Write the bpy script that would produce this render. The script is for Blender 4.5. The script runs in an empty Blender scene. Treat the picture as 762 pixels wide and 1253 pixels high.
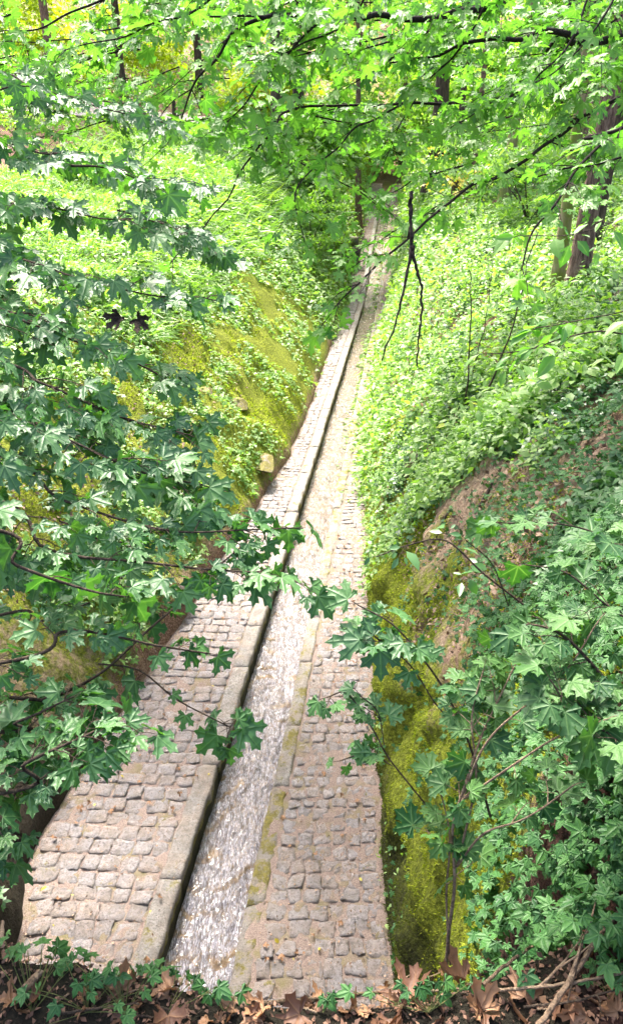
import bpy, math, random
import numpy as np
from mathutils import Vector, noise as mnoise

R = math.radians
rng = np.random.default_rng(7)
random.seed(7)
S = bpy.context.scene
COL = S.collection

# ------------------------------------------------------------------ camera
CAM = np.array([0.0, 0.0, 5.0])
PITCH = R(26.0)
FPX = 904.0                      # focal length in pixels of a 762 x 1253 picture
cd = bpy.data.cameras.new('camera')
cam = bpy.data.objects.new('camera', cd); COL.objects.link(cam)
cam.location = CAM
cam.rotation_euler = (math.pi / 2 - PITCH, 0, 0)
cd.sensor_fit = 'VERTICAL'; cd.sensor_height = 36.0
cd.lens = 36.0 * FPX / 1253.0
cd.clip_end = 900; cd.clip_start = 0.05
S.camera = cam
S.render.resolution_x, S.render.resolution_y = 622, 1024

# ------------------------------------------------------------------ light
SUN_EL, SUN_AZ = R(58), R(-18)     # azimuth measured from +Y, towards +X
w = bpy.data.worlds.new('World'); S.world = w; w.use_nodes = True
nt = w.node_tree; nt.nodes.clear()
sky = nt.nodes.new('ShaderNodeTexSky'); sky.sky_type = 'NISHITA'; sky.sun_disc = False
sky.sun_elevation = SUN_EL; sky.sun_rotation = SUN_AZ
sky.air_density = 1.0; sky.dust_density = 6.0; sky.ozone_density = 0.6
bg = nt.nodes.new('ShaderNodeBackground'); bg.inputs[1].default_value = 0.15
wo = nt.nodes.new('ShaderNodeOutputWorld')
nt.links.new(sky.outputs[0], bg.inputs[0]); nt.links.new(bg.outputs[0], wo.inputs[0])
sd = bpy.data.lights.new('sun', 'SUN'); sd.energy = 2.35; sd.angle = R(7); sd.color = (1.0, .95, .86)
sun = bpy.data.objects.new('sun', sd); COL.objects.link(sun)
dv = Vector((math.sin(SUN_AZ) * math.cos(SUN_EL), math.cos(SUN_AZ) * math.cos(SUN_EL), math.sin(SUN_EL)))
sun.rotation_euler = dv.to_track_quat('Z', 'Y').to_euler()
S.view_settings.view_transform = 'Standard'; S.view_settings.look = 'None'
S.view_settings.exposure = 2.35; S.view_settings.gamma = 1.0
S.view_settings.use_curve_mapping = False
S.render.engine = 'CYCLES'
S.cycles.max_bounces = 7; S.cycles.diffuse_bounces = 3; S.cycles.transmission_bounces = 5
S.cycles.transparent_max_bounces = 6

# ------------------------------------------------------------------ basics
def ray(px, py):
    cx = (px - 381.0) / FPX; cy = -(py - 626.5) / FPX
    return np.array([cx, math.cos(PITCH) + cy * math.sin(PITCH), -math.sin(PITCH) + cy * math.cos(PITCH)])
def at(px, py, depth):
    return CAM + ray(px, py) * depth

def tag(o, label=None, cat=None, group=None, kind=None):
    if label: o['label'] = label
    if cat: o['category'] = cat
    if group: o['group'] = group
    if kind: o['kind'] = kind
    return o
def empty(name, loc=(0, 0, 0)):
    o = bpy.data.objects.new(name, None); COL.objects.link(o); o.location = loc
    o.empty_display_size = .1
    return o
def link(name, me, mat=None, parent=None):
    o = bpy.data.objects.new(name, me); COL.objects.link(o)
    if mat is not None and not me.materials: me.materials.append(mat)
    if parent is not None:
        o.parent = parent
        p = np.zeros(3); q = parent
        while q is not None:
            p += np.array(q.location); q = q.parent
        o.location = -p                      # vertices are given in world space
    return o

def mesh_np(name, verts, faces_list, attrs=None, smooth=False):
    """faces_list: list of int arrays (n,k) with k constant in each."""
    me = bpy.data.meshes.new(name)
    verts = np.ascontiguousarray(verts, dtype=np.float32)
    me.vertices.add(len(verts)); me.vertices.foreach_set('co', verts.ravel())
    idx = np.concatenate([f.ravel() for f in faces_list]).astype(np.int32)
    tot = np.concatenate([np.full(len(f), f.shape[1]) for f in faces_list]).astype(np.int32)
    start = np.concatenate([[0], np.cumsum(tot)[:-1]]).astype(np.int32)
    me.loops.add(len(idx)); me.loops.foreach_set('vertex_index', idx)
    me.polygons.add(len(tot)); me.polygons.foreach_set('loop_start', start); me.polygons.foreach_set('loop_total', tot)
    if smooth: me.polygons.foreach_set('use_smooth', np.ones(len(tot), dtype=bool))
    for k, v in (attrs or {}).items():
        a = me.attributes.new(k, 'FLOAT', 'POINT'); a.data.foreach_set('value', np.ascontiguousarray(v, dtype=np.float32))
    me.update(calc_edges=True)
    return me

def nrm(a):
    a = np.asarray(a, float)
    return a / np.maximum(np.linalg.norm(a, axis=-1, keepdims=True), 1e-9)

# value noise, vectorised
_perm = rng.permutation(4096)
_val = rng.random(4096)
def vnoise(x, y, z=0.0):
    x = np.asarray(x, float); y = np.asarray(y, float) + np.zeros_like(x); z = np.asarray(z, float) + np.zeros_like(x)
    xi = np.floor(x).astype(int); yi = np.floor(y).astype(int); zi = np.floor(z).astype(int)
    fx = x - xi; fy = y - yi; fz = z - zi
    fx = fx * fx * (3 - 2 * fx); fy = fy * fy * (3 - 2 * fy); fz = fz * fz * (3 - 2 * fz)
    def h(a, b, c):
        return _val[_perm[(_perm[(_perm[a & 4095] + b) & 4095] + c) & 4095]]
    r = 0
    for dx in (0, 1):
        for dy in (0, 1):
            for dz in (0, 1):
                wgt = (fx if dx else 1 - fx) * (fy if dy else 1 - fy) * (fz if dz else 1 - fz)
                r = r + wgt * h(xi + dx, yi + dy, zi + dz)
    return r * 2 - 1
def fbm(x, y, z=0.0, o=4):
    r = 0; a = 1.; t = 0
    for i in range(o):
        r = r + a * vnoise(np.asarray(x) * 2 ** i + 17 * i, np.asarray(y) * 2 ** i, np.asarray(z) * 2 ** i); t += a; a *= .5
    return r / t

# ------------------------------------------------------------------ materials
def M(name, rough=.8, spec=.5):
    m = bpy.data.materials.new(name); m.use_nodes = True
    n = m.node_tree; b = n.nodes['Principled BSDF']
    b.inputs['Roughness'].default_value = rough
    b.inputs['Specular IOR Level'].default_value = spec
    return m, n, b
def node(n, t, **kw):
    x = n.nodes.new(t)
    for k, v in kw.items():
        if k in x.inputs: x.inputs[k].default_value = v
        else: setattr(x, k, v)
    return x
def ramp(n, fac, stops, interp='LINEAR'):
    r = n.nodes.new('ShaderNodeValToRGB'); r.color_ramp.interpolation = interp
    e = r.color_ramp.elements
    while len(e) < len(stops): e.new(.5)
    for i, (p, c) in enumerate(stops):
        e[i].position = p; e[i].color = (*c, 1) if len(c) == 3 else c
    n.links.new(fac, r.inputs[0]); return r
def mixc(n, fac, a, b, mode='MIX'):
    x = n.nodes.new('ShaderNodeMix'); x.data_type = 'RGBA'; x.blend_type = mode
    for i, v in ((0, fac), (6, a), (7, b)):
        if hasattr(v, 'is_linked'): n.links.new(v, x.inputs[i])
        elif i == 0: x.inputs[0].default_value = v
        else: x.inputs[i].default_value = (*v, 1)
    return x.outputs[2]
def noise_tex(n, scale, detail=4, rough=.6, coord=None, dist=0, sc=None):
    t = n.nodes.new('ShaderNodeTexNoise'); t.inputs['Scale'].default_value = scale
    t.inputs['Detail'].default_value = detail; t.inputs['Roughness'].default_value = rough
    t.inputs['Distortion'].default_value = dist
    c = coord or n.nodes.new('ShaderNodeNewGeometry').outputs['Position']
    if sc:
        mp = n.nodes.new('ShaderNodeMapping'); mp.inputs['Scale'].default_value = sc
        n.links.new(c, mp.inputs[0]); c = mp.outputs[0]
    n.links.new(c, t.inputs['Vector']); return t.outputs['Fac']
def bump(n, b, h, strength=.5, dist=.02):
    x = n.nodes.new('ShaderNodeBump'); x.inputs['Strength'].default_value = strength; x.inputs['Distance'].default_value = dist
    n.links.new(h, x.inputs['Height']); n.links.new(x.outputs[0], b.inputs['Normal']); return x
def attr(n, name):
    a = n.nodes.new('ShaderNodeAttribute'); a.attribute_name = name; return a.outputs['Fac']
def math_n(n, op, a, b=0.):
    x = n.nodes.new('ShaderNodeMath'); x.operation = op
    for i, v in enumerate((a, b)):
        if hasattr(v, 'is_linked'): n.links.new(v, x.inputs[i])
        else: x.inputs[i].default_value = v
    return x.outputs[0]

def leaf_mat(name, c1, c2, trans=.35, tcol=None, rough=.38, spec=.5, vein=None, c3=None, coat=0.):
    """A leaf: colour varies from leaf to leaf (attribute tint), light passes through."""
    m, n, b = M(name, rough, spec)
    t = attr(n, 'tint')
    stops = [(0, c1), (.75, c2)] if c3 is None else [(0, c1), (.8, c2), (.93, c2), (.97, c3)]
    col = ramp(n, t, stops).outputs[0]
    blot = noise_tex(n, 45, 3)
    col = mixc(n, math_n(n, 'MULTIPLY', blot, .35), col, tuple(x * .55 for x in c1))
    if vein:
        v = math_n(n, 'POWER', attr(n, 'vein'), 9.)
        col = mixc(n, math_n(n, 'MULTIPLY', v, .75), col, vein)
        h = math_n(n, 'POWER', attr(n, 'vein'), 3.)
        h2 = math_n(n, 'ADD', math_n(n, 'MULTIPLY', h, -1.), math_n(n, 'MULTIPLY', noise_tex(n, 130, 2), .35))
        bump(n, b, h2, .7, .004)
    n.links.new(col, b.inputs['Base Color'])
    if coat: b.inputs['Coat Weight'].default_value = coat; b.inputs['Coat Roughness'].default_value = .3
    tr = n.nodes.new('ShaderNodeBsdfTranslucent')
    tc = mixc(n, 1.0, col, tcol or (1.6, 1.9, .5), 'MULTIPLY')
    n.links.new(tc, tr.inputs[0])
    mx = n.nodes.new('ShaderNodeMixShader'); mx.inputs[0].default_value = trans
    n.links.new(b.outputs[0], mx.inputs[1]); n.links.new(tr.outputs[0], mx.inputs[2])
    n.links.new(mx.outputs[0], n.nodes['Material Output'].inputs[0])
    return m

MAT = {}
MAT['maple_dark'] = leaf_mat('maple_leaf_dark', (.028, .100, .032), (.075, .185, .050), .32, rough=.48, spec=.5, vein=(.14, .28, .11))
MAT['maple_fresh'] = leaf_mat('maple_leaf_fresh', (.065, .185, .035), (.15, .31, .055), .45, tcol=(1.4, 1.75, .65), rough=.5, vein=(.2, .36, .08))
MAT['maple_mid'] = leaf_mat('maple_leaf_mid', (.020, .080, .024), (.075, .175, .040), .3, rough=.52, spec=.32, vein=(.17, .3, .12))
MAT['ivy'] = leaf_mat('ivy_leaf', (.020, .080, .022), (.060, .165, .038), .2, rough=.5, spec=.3, vein=(.09, .20, .08))
MAT['herb'] = leaf_mat('herb_leaf', (.11, .23, .05), (.30, .44, .14), .4, rough=.45, spec=.5, c3=(.5, .52, .04))
MAT['herb_dark'] = leaf_mat('herb_leaf_dark', (.03, .10, .035), (.09, .21, .06), .3, rough=.42, spec=.6)
MAT['crown'] = leaf_mat('crown_leaf', (.11, .23, .035), (.24, .40, .07), .5, tcol=(1.7, 1.9, .6), rough=.45)
MAT['crown_dark'] = leaf_mat('crown_leaf_dark', (.05, .15, .04), (.15, .30, .07), .4, rough=.45)
MAT['crown_yellow'] = leaf_mat('crown_leaf_yellow', (.20, .30, .02), (.42, .48, .03), .5, tcol=(1.5, 1.6, .5), rough=.5)
MAT['yellow_leaf'] = leaf_mat('yellow_leaf', (.42, .38, .05), (.58, .48, .07), .4, tcol=(1.2, 1.2, .6), rough=.5)
MAT['dead'] = leaf_mat('dead_leaf', (.09, .04, .025), (.34, .19, .10), .12, tcol=(1.3, 1., .6), rough=.6, spec=.4, vein=(.25, .13, .06))
MAT['moss_tuft'] = leaf_mat('moss_tuft', (.03, .045, .008), (.42, .48, .035), .3, rough=.8, spec=.2)

def bark_mat(name, c1, c2, scale=18, sc=(1, 1, .25), moss=0., dark=(.02, .015, .012)):
    m, n, b = M(name, .9, .2)
    f = noise_tex(n, scale, 8, .7, sc=sc, dist=.6)
    col = ramp(n, f, [(.3, dark), (.48, c1), (.7, c2)]).outputs[0]
    if moss:
        g = ramp(n, noise_tex(n, 3, 5), [(.5 - moss * .2, (0, 0, 0)), (.62, (1, 1, 1))]).outputs[0]
        col = mixc(n, g, col, (.14, .18, .03))
    n.links.new(col, b.inputs['Base Color']); bump(n, b, f, 1., .03)
    return m
MAT['bark'] = bark_mat('rough_bark', (.13, .08, .06), (.32, .22, .17), 30)
MAT['bark_pale'] = bark_mat('pale_bark', (.22, .18, .10), (.38, .32, .19), 9, moss=.6, dark=(.08, .07, .04))
MAT['bark_dark'] = bark_mat('dark_bark', (.05, .036, .028), (.11, .08, .06), 16)
MAT['twig'] = bark_mat('twig_bark', (.07, .05, .035), (.15, .11, .08), 60, sc=(1, 1, 1))
MAT['twig_dark'] = bark_mat('dark_twig_bark', (.02, .014, .012), (.05, .035, .03), 60, sc=(1, 1, 1))
MAT['twig_pale'] = bark_mat('pale_twig_bark', (.26, .18, .12), (.42, .32, .22), 50, sc=(1, 1, 1))
MAT['petiole'] = bark_mat('green_stem', (.12, .16, .05), (.25, .2, .08), 60, sc=(1, 1, 1), dark=(.06, .05, .02))

# ground: soil, leaf litter, moss and pale sandstone by weight attributes
def ground_mat():
    m, n, b = M('earth_bank', .95, .2)
    f = noise_tex(n, 9, 10, .75); f2 = noise_tex(n, 55, 6, .7); f3 = noise_tex(n, 2.2, 6, .6)
    litter = ramp(n, f2, [(.28, (.025, .016, .012)), (.45, (.17, .09, .06)), (.58, (.40, .25, .18)), (.75, (.60, .44, .33))]).outputs[0]
    soil = ramp(n, f2, [(.3, (.018, .010, .008)), (.55, (.075, .034, .025)), (.75, (.16, .08, .055))]).outputs[0]
    col = mixc(n, attr(n, 'soil'), litter, soil)
    sand = ramp(n, noise_tex(n, 24, 8, .8), [(.3, (.10, .06, .04)), (.45, (.34, .23, .16)), (.58, (.52, .38, .27)), (.72, (.66, .54, .40))]).outputs[0]
    k = ramp(n, math_n(n, 'ADD', math_n(n, 'MULTIPLY', attr(n, 'rock'), .5), math_n(n, 'MULTIPLY', f3, .55)), [(.44, (0, 0, 0)), (.52, (1, 1, 1))]).outputs[0]
    col = mixc(n, k, col, sand)
    moss = ramp(n, noise_tex(n, 30, 8, .8), [(.3, (.05, .055, .008)), (.46, (.15, .18, .02)), (.6, (.34, .39, .035)), (.8, (.52, .51, .11))]).outputs[0]
    mk = ramp(n, math_n(n, 'ADD', math_n(n, 'MULTIPLY', attr(n, 'moss'), .5), math_n(n, 'MULTIPLY', f, .55)), [(.44, (0, 0, 0)), (.56, (1, 1, 1))]).outputs[0]
    col = mixc(n, mk, col, moss)
    wet = ramp(n, math_n(n, 'ADD', math_n(n, 'MULTIPLY', attr(n, 'wet'), .6), math_n(n, 'MULTIPLY', f, .3)), [(.36, (0, 0, 0)), (.6, (1, 1, 1))]).outputs[0]
    col = mixc(n, math_n(n, 'MULTIPLY', wet, .9), col, (.02, .020, .012))
    n.links.new(col, b.inputs['Base Color'])
    bump(n, b, math_n(n, 'ADD', math_n(n, 'MULTIPLY', noise_tex(n, 26, 6, .7), 1.2), math_n(n, 'MULTIPLY', f2, .5)), 1., .07)
    return m
MAT['ground'] = ground_mat()

def stone_mat(name, base, moss_amt=.0, pink=0.):
    m, n, b = M(name, .75, .35)
    a = noise_tex(n, 34, 9, .85); c = noise_tex(n, 4, 6, .7); g = noise_tex(n, 210, 3, .8)
    t = attr(n, 'tint')
    col = ramp(n, a, [(.34, tuple(x * .14 for x in base)), (.44, tuple(x * .6 for x in base)), (.58, base), (.8, tuple(min(.8, x * 1.35) for x in base))]).outputs[0]
    col = mixc(n, math_n(n, 'MULTIPLY', t, .7), col, tuple(x * .55 for x in base))
    col = mixc(n, ramp(n, c, [(.42, (0, 0, 0)), (.66, (.55, .55, .55))]).outputs[0], col, (.42, .31, .24))
    col = mixc(n, ramp(n, g, [(.58, (0, 0, 0)), (.7, (.6, .6, .6))]).outputs[0], col, (.62, .60, .58))
    pit = ramp(n, noise_tex(n, 60, 6, .9), [(.40, (.85, .85, .85)), (.47, (0, 0, 0))]).outputs[0]
    col = mixc(n, pit, col, (.05, .045, .04))
    big = ramp(n, noise_tex(n, 14, 6, .8), [(.40, (.6, .6, .6)), (.55, (0, 0, 0))]).outputs[0]
    col = mixc(n, big, col, (.20, .17, .14))
    mo = noise_tex(n, 7, 8, .8)
    mk = ramp(n, math_n(n, 'ADD', mo, math_n(n, 'MULTIPLY', attr(n, 'moss'), moss_amt)), [(.66, (0, 0, 0)), (.74, (1, 1, 1))]).outputs[0]
    col = mixc(n, mk, col, ramp(n, a, [(.35, (.08, .07, .02)), (.6, (.28, .24, .06))]).outputs[0])
    shade_alg = ramp(n, attr(n, 'moss'), [(.90, (0, 0, 0)), (.97, (.85, .85, .85))]).outputs[0]  # kerb side shadow and dark wet algae, both put into the colour
    col = mixc(n, shade_alg, col, (.025, .026, .016))
    n.links.new(col, b.inputs['Base Color'])
    bump(n, b, math_n(n, 'ADD', a, math_n(n, 'MULTIPLY', g, .3)), 1., .03)
    return m
MAT['cobble'] = stone_mat('granite_cobble', (.49, .455, .47), .12)
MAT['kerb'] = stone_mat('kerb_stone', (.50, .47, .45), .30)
MAT['rock'] = stone_mat('pale_rock', (.46, .39, .31), .5)
MAT['wallstone'] = stone_mat('dark_wall_stone', (.20, .19, .19), .3)
def mortar_mat():
    m, n, b = M('sandy_joint', .95, .2)
    a = noise_tex(n, 120, 6, .75); c = noise_tex(n, 6, 4)
    col = ramp(n, a, [(.3, (.05, .036, .03)), (.5, (.20, .15, .13)), (.7, (.40, .33, .29))]).outputs[0]
    col = mixc(n, ramp(n, c, [(.5, (0, 0, 0)), (.7, (.8, .8, .8))]).outputs[0], col, (.14, .13, .05))
    n.links.new(col, b.inputs['Base Color']); bump(n, b, a, .8, .01)
    return m
MAT['mortar'] = mortar_mat()
def water_mat():
    m, n, b = M('running_water', .12, .6)
    g = n.nodes.new('ShaderNodeNewGeometry').outputs['Position']
    st = noise_tex(n, 15, 8, .75, sc=(2.4, .75, 1), dist=1.6)
    st2 = noise_tex(n, 48, 5, .7, sc=(2.2, .6, 1), dist=1.0)
    big = noise_tex(n, 3.2, 4, .6)
    s = math_n(n, 'ADD', math_n(n, 'MULTIPLY', st, .55), math_n(n, 'MULTIPLY', st2, .45))
    s = math_n(n, 'ADD', s, math_n(n, 'MULTIPLY', attr(n, 'foam'), .10))
    bed = ramp(n, noise_tex(n, 8, 6, .7), [(.35, (.06, .04, .022)), (.55, (.21, .14, .08)), (.72, (.38, .30, .21))]).outputs[0]
    fm = ramp(n, s, [(.47, (0, 0, 0)), (.62, (1, 1, 1))]).outputs[0]
    fine = ramp(n, noise_tex(n, 38, 4, .65, sc=(1.9, .28, 1), dist=1.8), [(.34, (.05, .045, .045)), (.50, (.16, .155, .185)), (.62, (.50, .49, .56))]).outputs[0]
    col = mixc(n, fm, bed, fine)
    n.links.new(col, b.inputs['Base Color'])
    rr = ramp(n, s, [(.45, (.05, .05, .05)), (.6, (.28, .28, .28))]).outputs[0]
    n.links.new(rr, b.inputs['Roughness'])
    bump(n, b, s, 1., .035)
    b.inputs['Coat Weight'].default_value = .3; b.inputs['Coat Roughness'].default_value = .08
    return m
MAT['water'] = water_mat()

# ------------------------------------------------------------------ terrain
# stations h = distance ahead (y); lateral positions of the channel's lines
def poly(x, xs, ys): return np.interp(x, xs, ys)
def XL(h):
    a = np.interp(h, [0, 3.5, 3.9, 4.8, 6.1, 8.4, 9.9, 12.3, 15.9, 19.8, 26.3, 30.6, 60], [-1.9, -2.08, -2.2, -2.06, -1.78, -1.27, -.92, -.43, .04, .46, 1.10, 1.62, 5.2])
    return a + .04 * vnoise(np.asarray(h) * 1.9, 3.3) + .02 * vnoise(np.asarray(h) * 7.7, 5.3)
def XD(h): return -1.45 + .121 * np.asarray(h, float)
def XG(h): return XD(h) + .53
def XR(h): return np.interp(h, [0, 3.2, 4.4, 7, 8.4, 11, 14.3, 25, 30.6, 60], [.50, .54, .57, .64, .70, .87, 1.13, 2.5, 3.25, 6.8]) + .035 * vnoise(np.asarray(h) * 1.7, 7.3) + .022 * vnoise(np.asarray(h) * 8.3, 9.3)
def ZC(h): return np.where(np.asarray(h) > 28, (np.asarray(h) - 28.) * .20, 0.0)
def XTR(h): return np.interp(h, [0, 1.1, 1.5, 2.3, 3.7, 5, 7, 10, 60], [.15, .25, .42, .85, 1.3, 1.75, 2.4, 2.9, 3.2])  # distance of the right brink from XR

PR = np.array([(0, 0), (.05, .08), (.13, .24), (.23, .40), (.38, .58), (.58, .78), (.80, .90), (1.0, 1.0), (1.35, 1.08), (2.0, 1.2), (3.2, 1.40)])
PL = np.array([(0, 0), (.03, .08), (.10, .20), (.30, .40), (.55, .62), (.80, .84), (1.0, 1.0), (1.4, 1.06), (2.2, 1.18), (3.5, 1.38)])
def hill(h):      # ground rises behind
    return np.interp(h, [0, 12, 20, 30, 38, 60, 120, 200], [0, 0, .5, 1.6, 2.6, 6.5, 26, 60])
def gz(X, h):
    X = np.asarray(X, float); h = np.asarray(h, float)
    xl, xr = XL(h), XR(h)
    dr = np.maximum(X - xr, 0); dl = np.maximum(xl - X, 0)
    wr = np.maximum(np.interp(h, [0, 1.2, 1.6, 2.3, 3.5, 5, 8, 60], [.3, .18, .2, .36, .75, 1.2, 2.2, 3.0]), .15)
    wl = np.interp(h, [0, 4, 8, 20, 60], [1.5, 2.2, 3.2, 3.4, 3.4])
    zr = 3.1 * np.interp(dr / wr, PR[:, 0], PR[:, 1]) + np.maximum(dr - 3.2 * wr, 0) * .18
    zl = 3.0 * np.interp(dl / wl, PL[:, 0], PL[:, 1]) + np.maximum(dl - 3.5 * wl, 0) * .12
    side = np.where(X > xr, zr, np.where(X < xl, zl, 0))
    d = np.where(X > xr, dr, dl)
    k = np.clip(d / 1.5, 0, 1)
    z = side + k * hill(h) + ZC(h) * (1 - k)
    lump = fbm(X * 1.1, h * 1.1, 3.3, 3) * .26 + fbm(X * 4, h * 4, 1.3, 3) * .10 - .10 * np.maximum(0, 1 - 5 * abs(fbm(X * 1.3 + h * .5, h * 1.0 - X * .3, 4.4, 3))) + fbm(X * 13, h * 13, 5.3, 2) * .018
    z = z + lump * np.clip(d / .2, .0, 1)
    z = np.where((X > xl - .001) & (X < xr + .001), ZC(h) - .34, z)
    # ledge the camera stands on
    hl = 1.01 + .05 * vnoise(X * 2.7, X * 0 + 3.1) + .03 * vnoise(X * 9, X * 0 + 1.1) + np.where(X < -.1, (-.1 - X) * .22, 0) + np.clip((X - .3) * .5, 0, .3)
    zled = 3.26 + fbm(X * 9, h * 9, 2.2, 3) * .025 - 3.6 * np.maximum(h - hl, 0) - np.minimum(.6, np.maximum(0, h - hl + .1) ** 2 * 2)
    return np.maximum(z, zled)
def gn(X, h):
    e = .05
    dx = (gz(X + e, h) - gz(X - e, h)) / (2 * e); dy = (gz(X, h + e) - gz(X, h - e)) / (2 * e)
    return nrm(np.stack([-dx, -dy, np.ones_like(dx)], -1))

def wall_x(X, h, g):
    d = X - XR(h)
    m = np.clip(d / .08, 0, 1) * np.clip((1.6 - d) / .8, 0, 1) * np.clip(g / .4, 0, 1)
    m = m * np.clip((2.4 - g) / .8, 0, 1)
    return (.20 * fbm(h * 2.3, g * 2.3, 3.1, 3) + .09 * fbm(h * 8, g * 8, 7.1, 3)) * m
def build_ground():
    hs = np.concatenate([np.arange(-3, .6, .3), np.arange(.6, 2.2, .035), np.arange(2.2, 6, .07), np.arange(6, 16, .12), np.arange(16, 34, .3), np.arange(34, 60, 1.), np.arange(60, 201, 7.)])
    dl = np.concatenate([-np.geomspace(90, 6, 16), -np.linspace(5.7, .36, 62), -np.linspace(.33, .0, 12)])
    mid = np.linspace(.001, .999, 26)
    dr = np.concatenate([np.linspace(0, .7, 56), np.linspace(.74, 5.7, 70), np.geomspace(6, 90, 16)])
    nh = len(hs); nc = len(dl) + len(mid) + len(dr)
    H = np.repeat(hs[:, None], nc, 1)
    xl, xr = XL(hs)[:, None], XR(hs)[:, None]
    X = np.concatenate([xl + dl[None], xl + (xr - xl) * mid[None], xr + dr[None]], 1)
    Z = gz(X, H)
    X0 = X; X = X + wall_x(X, H, Z)
    V = np.stack([X, H, Z], -1).reshape(-1, 3); X = X0
    i = np.arange(nh - 1)[:, None] * nc + np.arange(nc - 1)[None]
    F = np.stack([i, i + 1, i + nc + 1, i + nc], -1).reshape(-1, 4)
    d = np.maximum(np.maximum(X - XR(H), XL(H) - X), 0)
    right = X > XR(H)
    led = np.clip((1.9 - H) / .3, 0, 1)
    moss = np.where(right, np.interp(d, [0, .1, .45, .8, 1.6, 3], [.8, .95, .55, .25, .3, .1]), np.interp(d, [0, .2, .8, 2.4, 3.2, 5], [.3, .7, .85, .7, .4, .2]))
    moss = moss + np.where(right & (d < 1.2), .75 * fbm(H * 1.6, Z * 1.6, 8.8, 4) + .08, .28 * fbm(X * .9, H * .9, 8.8, 3))
    moss = moss * (1 - led) * np.where(right, 1, np.interp(H, [3, 5, 7, 12], [.35, .6, .8, 1.1]))
    soil = np.clip(led + np.clip((5 - H) / 2, 0, .8) * (~right), 0, 1)
    rock = np.where(right, (np.interp(d, [.15, .35, 1.5, 2.2], [0, .75, .7, .0]) * np.interp(H, [3.8, 4.4, 6.2, 7.5], [.2, .8, .8, .05]) + .6 * np.clip(1 - d / .5, 0, 1)), np.interp(d, [0, .3, 1.2, 2.2], [.25, .7, .5, .0])) * (1 - led)
    wet = np.where(right, np.interp(d, [0, .07, .16], [1, .85, 0]) * np.interp(H, [5, 7], [1, .3]), np.interp(d, [0, .5, 1.2], [1, .75, 0])) * np.clip((7.5 - H) / 3.5, 0, 1) * np.where(right, .8, 1)
    at_ = dict(moss=moss.ravel(), soil=soil.ravel(), rock=rock.ravel(), wet=wet.ravel())
    o = link('ground', mesh_np('ground', V, [F], at_, True), MAT['ground'])
    tag(o, 'earth banks and leaf litter on both sides of the stone channel', None, None, 'structure')
build_ground()

# ------------------------------------------------------------------ channel: cobbles, kerbs, water
def cobbles(name, fa, fb, h0, h1, seed, cw=.158, rowlen=.134, skew=0.0, label=''):
    r = np.random.default_rng(seed)
    N = 7
    u = np.array([-1, -.9, -.5, 0, .5, .9, 1.]); U, W = np.meshgrid(u, u)
    rim = np.maximum(abs(U), abs(W))
    V, F, T, MS = [], [], [], []
    base = 0
    i = np.arange(N - 1)[:, None] * N + np.arange(N - 1)[None]
    fq = np.stack([i, i + 1, i + N + 1, i + N], -1).reshape(-1, 4)
    h = h0
    while h < h1:
        L = rowlen * r.uniform(.88, 1.15) * (1 if h < 14 else 1.5)
        xa, xb = float(fa(h)), float(fb(h))
        n = max(2, int(round((xb - xa) / (cw * (1 if h < 14 else 1.4)))))
        ws = r.uniform(.75, 1.3, n); ws = ws / ws.sum() * (xb - xa)
        x = xa
        for k in range(n):
            wd = ws[k]; cx = x + wd / 2; cy = h + L / 2 + skew * (cx - xa) + r.uniform(-.012, .012)
            x += wd
            if r.random() < .012: continue
            gap = r.uniform(.002, .0065)
            sx, sy = wd / 2 - gap, L / 2 - gap
            q = r.uniform(.80, 1.0, 4)                      # uneven corners
            fx = U * sx * (1 - .06 * abs(W) ** 4 * q[0]) + W * r.uniform(-.012, .012)
            fy = W * sy * (1 - .06 * abs(U) ** 4 * q[1]) + U * r.uniform(-.010, .010)
            top = .017 + r.uniform(-.005, .006) + U * r.uniform(-.008, .008) + W * r.uniform(-.009, .009)
            z = top + r.normal(0, .0045, U.shape) - .002 * rim ** 4 - np.where(rim > .99, .007 * (1 + .5 * r.random(U.shape)), 0)
            fx = fx + r.normal(0, .0045, U.shape); fy = fy + r.normal(0, .0045, U.shape)
            v = np.stack([cx + fx, cy + fy, z + float(ZC(h))], -1).reshape(-1, 3)
            edge = [*range(N), *[N * j + N - 1 for j in range(1, N)], *[N * (N - 1) + j for j in range(N - 2, -1, -1)], *[N * j for j in range(N - 2, 0, -1)]]
            lo = v[edge].copy(); lo[:, 2] = float(ZC(h)) - .03
            m = len(edge)
            sk = np.array([(edge[(a + 1) % m], edge[a], N * N + a, N * N + (a + 1) % m) for a in range(m)])
            V += [v, lo]; F += [fq + base, sk + base]
            nv = N * N + m; base += nv
            T.append(np.full(nv, r.random())); MS.append(np.full(nv, r.random() * .5 + (.35 if (k == 0 or k == n - 1) else 0)))
        h += L
    me = mesh_np(name, np.concatenate(V), [np.concatenate(F)], dict(tint=np.concatenate(T), moss=np.concatenate(MS)), True)
    o = link(name, me, MAT['cobble']); tag(o, label, None, None, 'structure'); return o
KW = .165
cobbles('cobble_path', lambda h: XL(h) + .02, lambda h: XD(h) - KW - .012, 1.6, 44, 11, skew=-.06, label='worn granite cobbles left of the water channel')
cobbles('cobble_path', lambda h: XG(h) + .17, lambda h: XR(h) - .02, 1.6, 44, 12, cw=.135, rowlen=.126, skew=.02, label='worn granite cobbles right of the water channel').data.name = 'cobble_path_right'

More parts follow.
